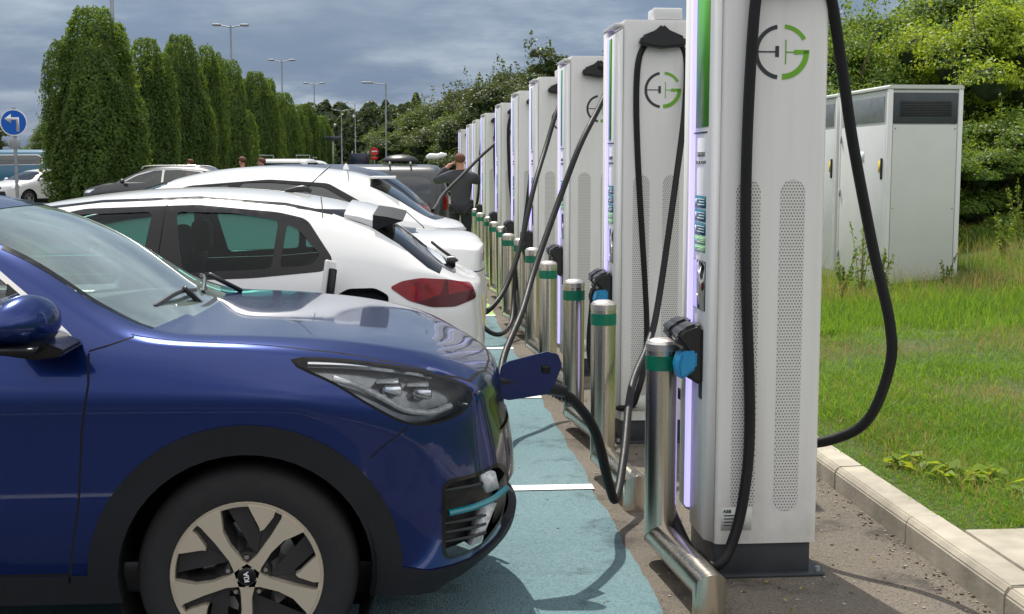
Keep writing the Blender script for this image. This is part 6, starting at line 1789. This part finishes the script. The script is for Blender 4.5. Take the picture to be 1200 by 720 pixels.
grass(blades(9000, 2.5, 7.5, 4.9, 10.5, .07, .14, .005, 12, 2.2, 1.4), 'grass', 'ragged longer tufts standing in the turf')
grass(blades(110000, 3.4, 12.0, 10.5, 19.5, .08, .22, .006, 4, 1.0, .7), 'grass', 'tall rough grass around the cabinets')
grass(blades(15000, 3.8, 12, 12.2, 19, .18, .38, .004, 5, 1.2, .6), 'dry', 'seeding grass stems around the cabinets')
grass(blades(70000, 2.24, 3.4, 4.4, 8.5, .03, .075, .005, 8, .8, 1.2), 'grass', 'dense short turf right beside the kerb')
# broad-leaved weeds
rg = np.random.default_rng(9); PP, NN, SS = [], [], []
for (x, y, r, h, n) in ((2.62, 5.75, .18, .06, 46), (2.45, 6.0, .11, .05, 22), (2.8, 5.45, .1, .06, 16), (2.9, 10.8, .3, .15, 60)):
    a = rg.uniform(0, 2 * PI, n); q = r * np.sqrt(rg.uniform(0, 1, n)); X = x + q * np.cos(a); Y = y + q * np.sin(a)
    PP.append(np.stack([X, Y, np.array([gz(i, j) for i, j in zip(X, Y)]) + rg.uniform(.02, h, n)], 1)); NN.append(np.tile([0, 0, 1.6], (n, 1)))
wm = leaf_mesh('ground_cover', np.concatenate(PP), np.concatenate(NN), .085, rg, .6)
tag(link('ground_cover', wm, M['bush_y'], None, False), 'broad-leaved weeds low in the turf by the kerb', 'weeds', kind='stuff')
# scrubby weeds in front of the cabinets and up the bank
def weed_mesh(seed, h, n):
    rg = np.random.default_rng(seed); P, N = [], []
    bm = bmesh.new()
    for s in range(6):
        a = rg.uniform(0, 2 * PI); l = rg.uniform(.05, .32) * h; top = Vector((math.cos(a) * l, math.sin(a) * l, h * rg.uniform(.6, 1)))
        mid = top * .5 + Vector((0, 0, .06)); add_tube(bm, [(0, 0, -.03), mid, top], [.006, .004, .002], 5)
        m = n // 6; t = rg.uniform(.1, 1, m); pts = np.outer(t, np.array(top)) + rg.normal(0, .05 * h, (m, 3)) * (1.1 - t)[:, None]
        P.append(pts); N.append(rg.normal(0, 1, (m, 3)) + [0, 0, .6])
    lm = leaf_mesh('foliage', np.concatenate(P), np.concatenate(N), .05, rg, .45)
    st = bpy.data.meshes.new('stem'); bm.to_mesh(st); bm.free(); st.materials.append(M['dry']); lm.materials.append(M['bush'])
    return lm, st
wl_ = []
for k, (h, n) in enumerate(((1.0, 260), (.6, 240))):
    lm, st = weed_mesh(90 + k, h, n)
    t = thing('weed', 'x', 'weed'); a = bpy.data.objects.new('foliage', lm); b = bpy.data.objects.new('stem', st)
    for o in (a, b): C.objects.link(o); o.parent = t
    wl_.append(t)
first = set()
W = [(0, 4.75, 13.1, .98, 'tallest spindly weed before the cabinet door'), (1, 4.45, 12.8, 1.0, 'short weed left of the spindly tall one'), (1, 5.0, 13.2, 1.1, 'short weed at the left foot of the cabinet corner'), (0, 4.3, 13.8, .8, 'thin weed by the farther cabinet'),
     (1, 5.75, 13.3, .7, 'small weed in front of the cabinet end panel'), (1, 7.0, 14.6, 1.2, 'bushy weed right of the cabinet'), (0, 7.5, 15.2, .9, 'upright weed at the foot of the shrubs'), (1, 8.2, 14.8, 1.2, 'bushy weed near the right edge of the bank')]
for k, x, y, s, lab in W:
    t = wl_[k] if k not in first else dup(wl_[k]); first.add(k)
    t['label'] = lab; t['group'] = 'weeds around the cabinets'; t.location = (x, y, gz(x, y)); t.rotation_euler = (0, 0, x * 5); t.scale = (s, s, s)
# grit and dead leaves on the tarmac
rg = np.random.default_rng(5)
def grit(name, n, size, m, label, x0=.95, x1=2.08, y0=4.0, y1=9):
    bm = bmesh.new()
    for i in range(n):
        x = rg.uniform(x0, x1); 
        if rg.uniform() < .45: x = 2.085 - abs(rg.normal(0, .06))
        y = y0 + (y1 - y0) * rg.uniform() ** 1.5; s = size * rg.uniform(.4, 1.5)
        r = bmesh.ops.create_icosphere(bm, subdivisions=1, radius=s)
        e = [rg.uniform(.5, 1.3), rg.uniform(.5, 1.3), rg.uniform(.25, .7)]
        for v in r['verts']: v.co = Vector((v.co.x * e[0], v.co.y * e[1], v.co.z * e[2])) + Vector((x, y, .006 + s * .2))
    tag(bmobj(name, bm, m, None, 20), label, 'grit', kind='stuff')
grit('gravel', 420, .005, M['kerb'], 'pale grit scattered on the tarmac strip')
grit('gravel', 260, .006, M['bark'], 'dark crumbs and dirt scattered by the kerb')
grit('gravel', 60, .006, M['bark'], 'few dark crumbs lying on the blue bay paint', .2, .95, 4.4, 9)
lm = leaf_mesh('leaf_litter', np.stack([rg.uniform(1.0, 2.05, 70), rg.uniform(4.2, 8, 70), np.full(70, .014)], 1), np.tile([0, 0, 2.0], (70, 1)), .03, rg, .5)
tag(link('leaf_litter', lm, M['dry'], None, False), 'dry leaves and straw blown over the tarmac strip', 'leaf litter', kind='stuff')
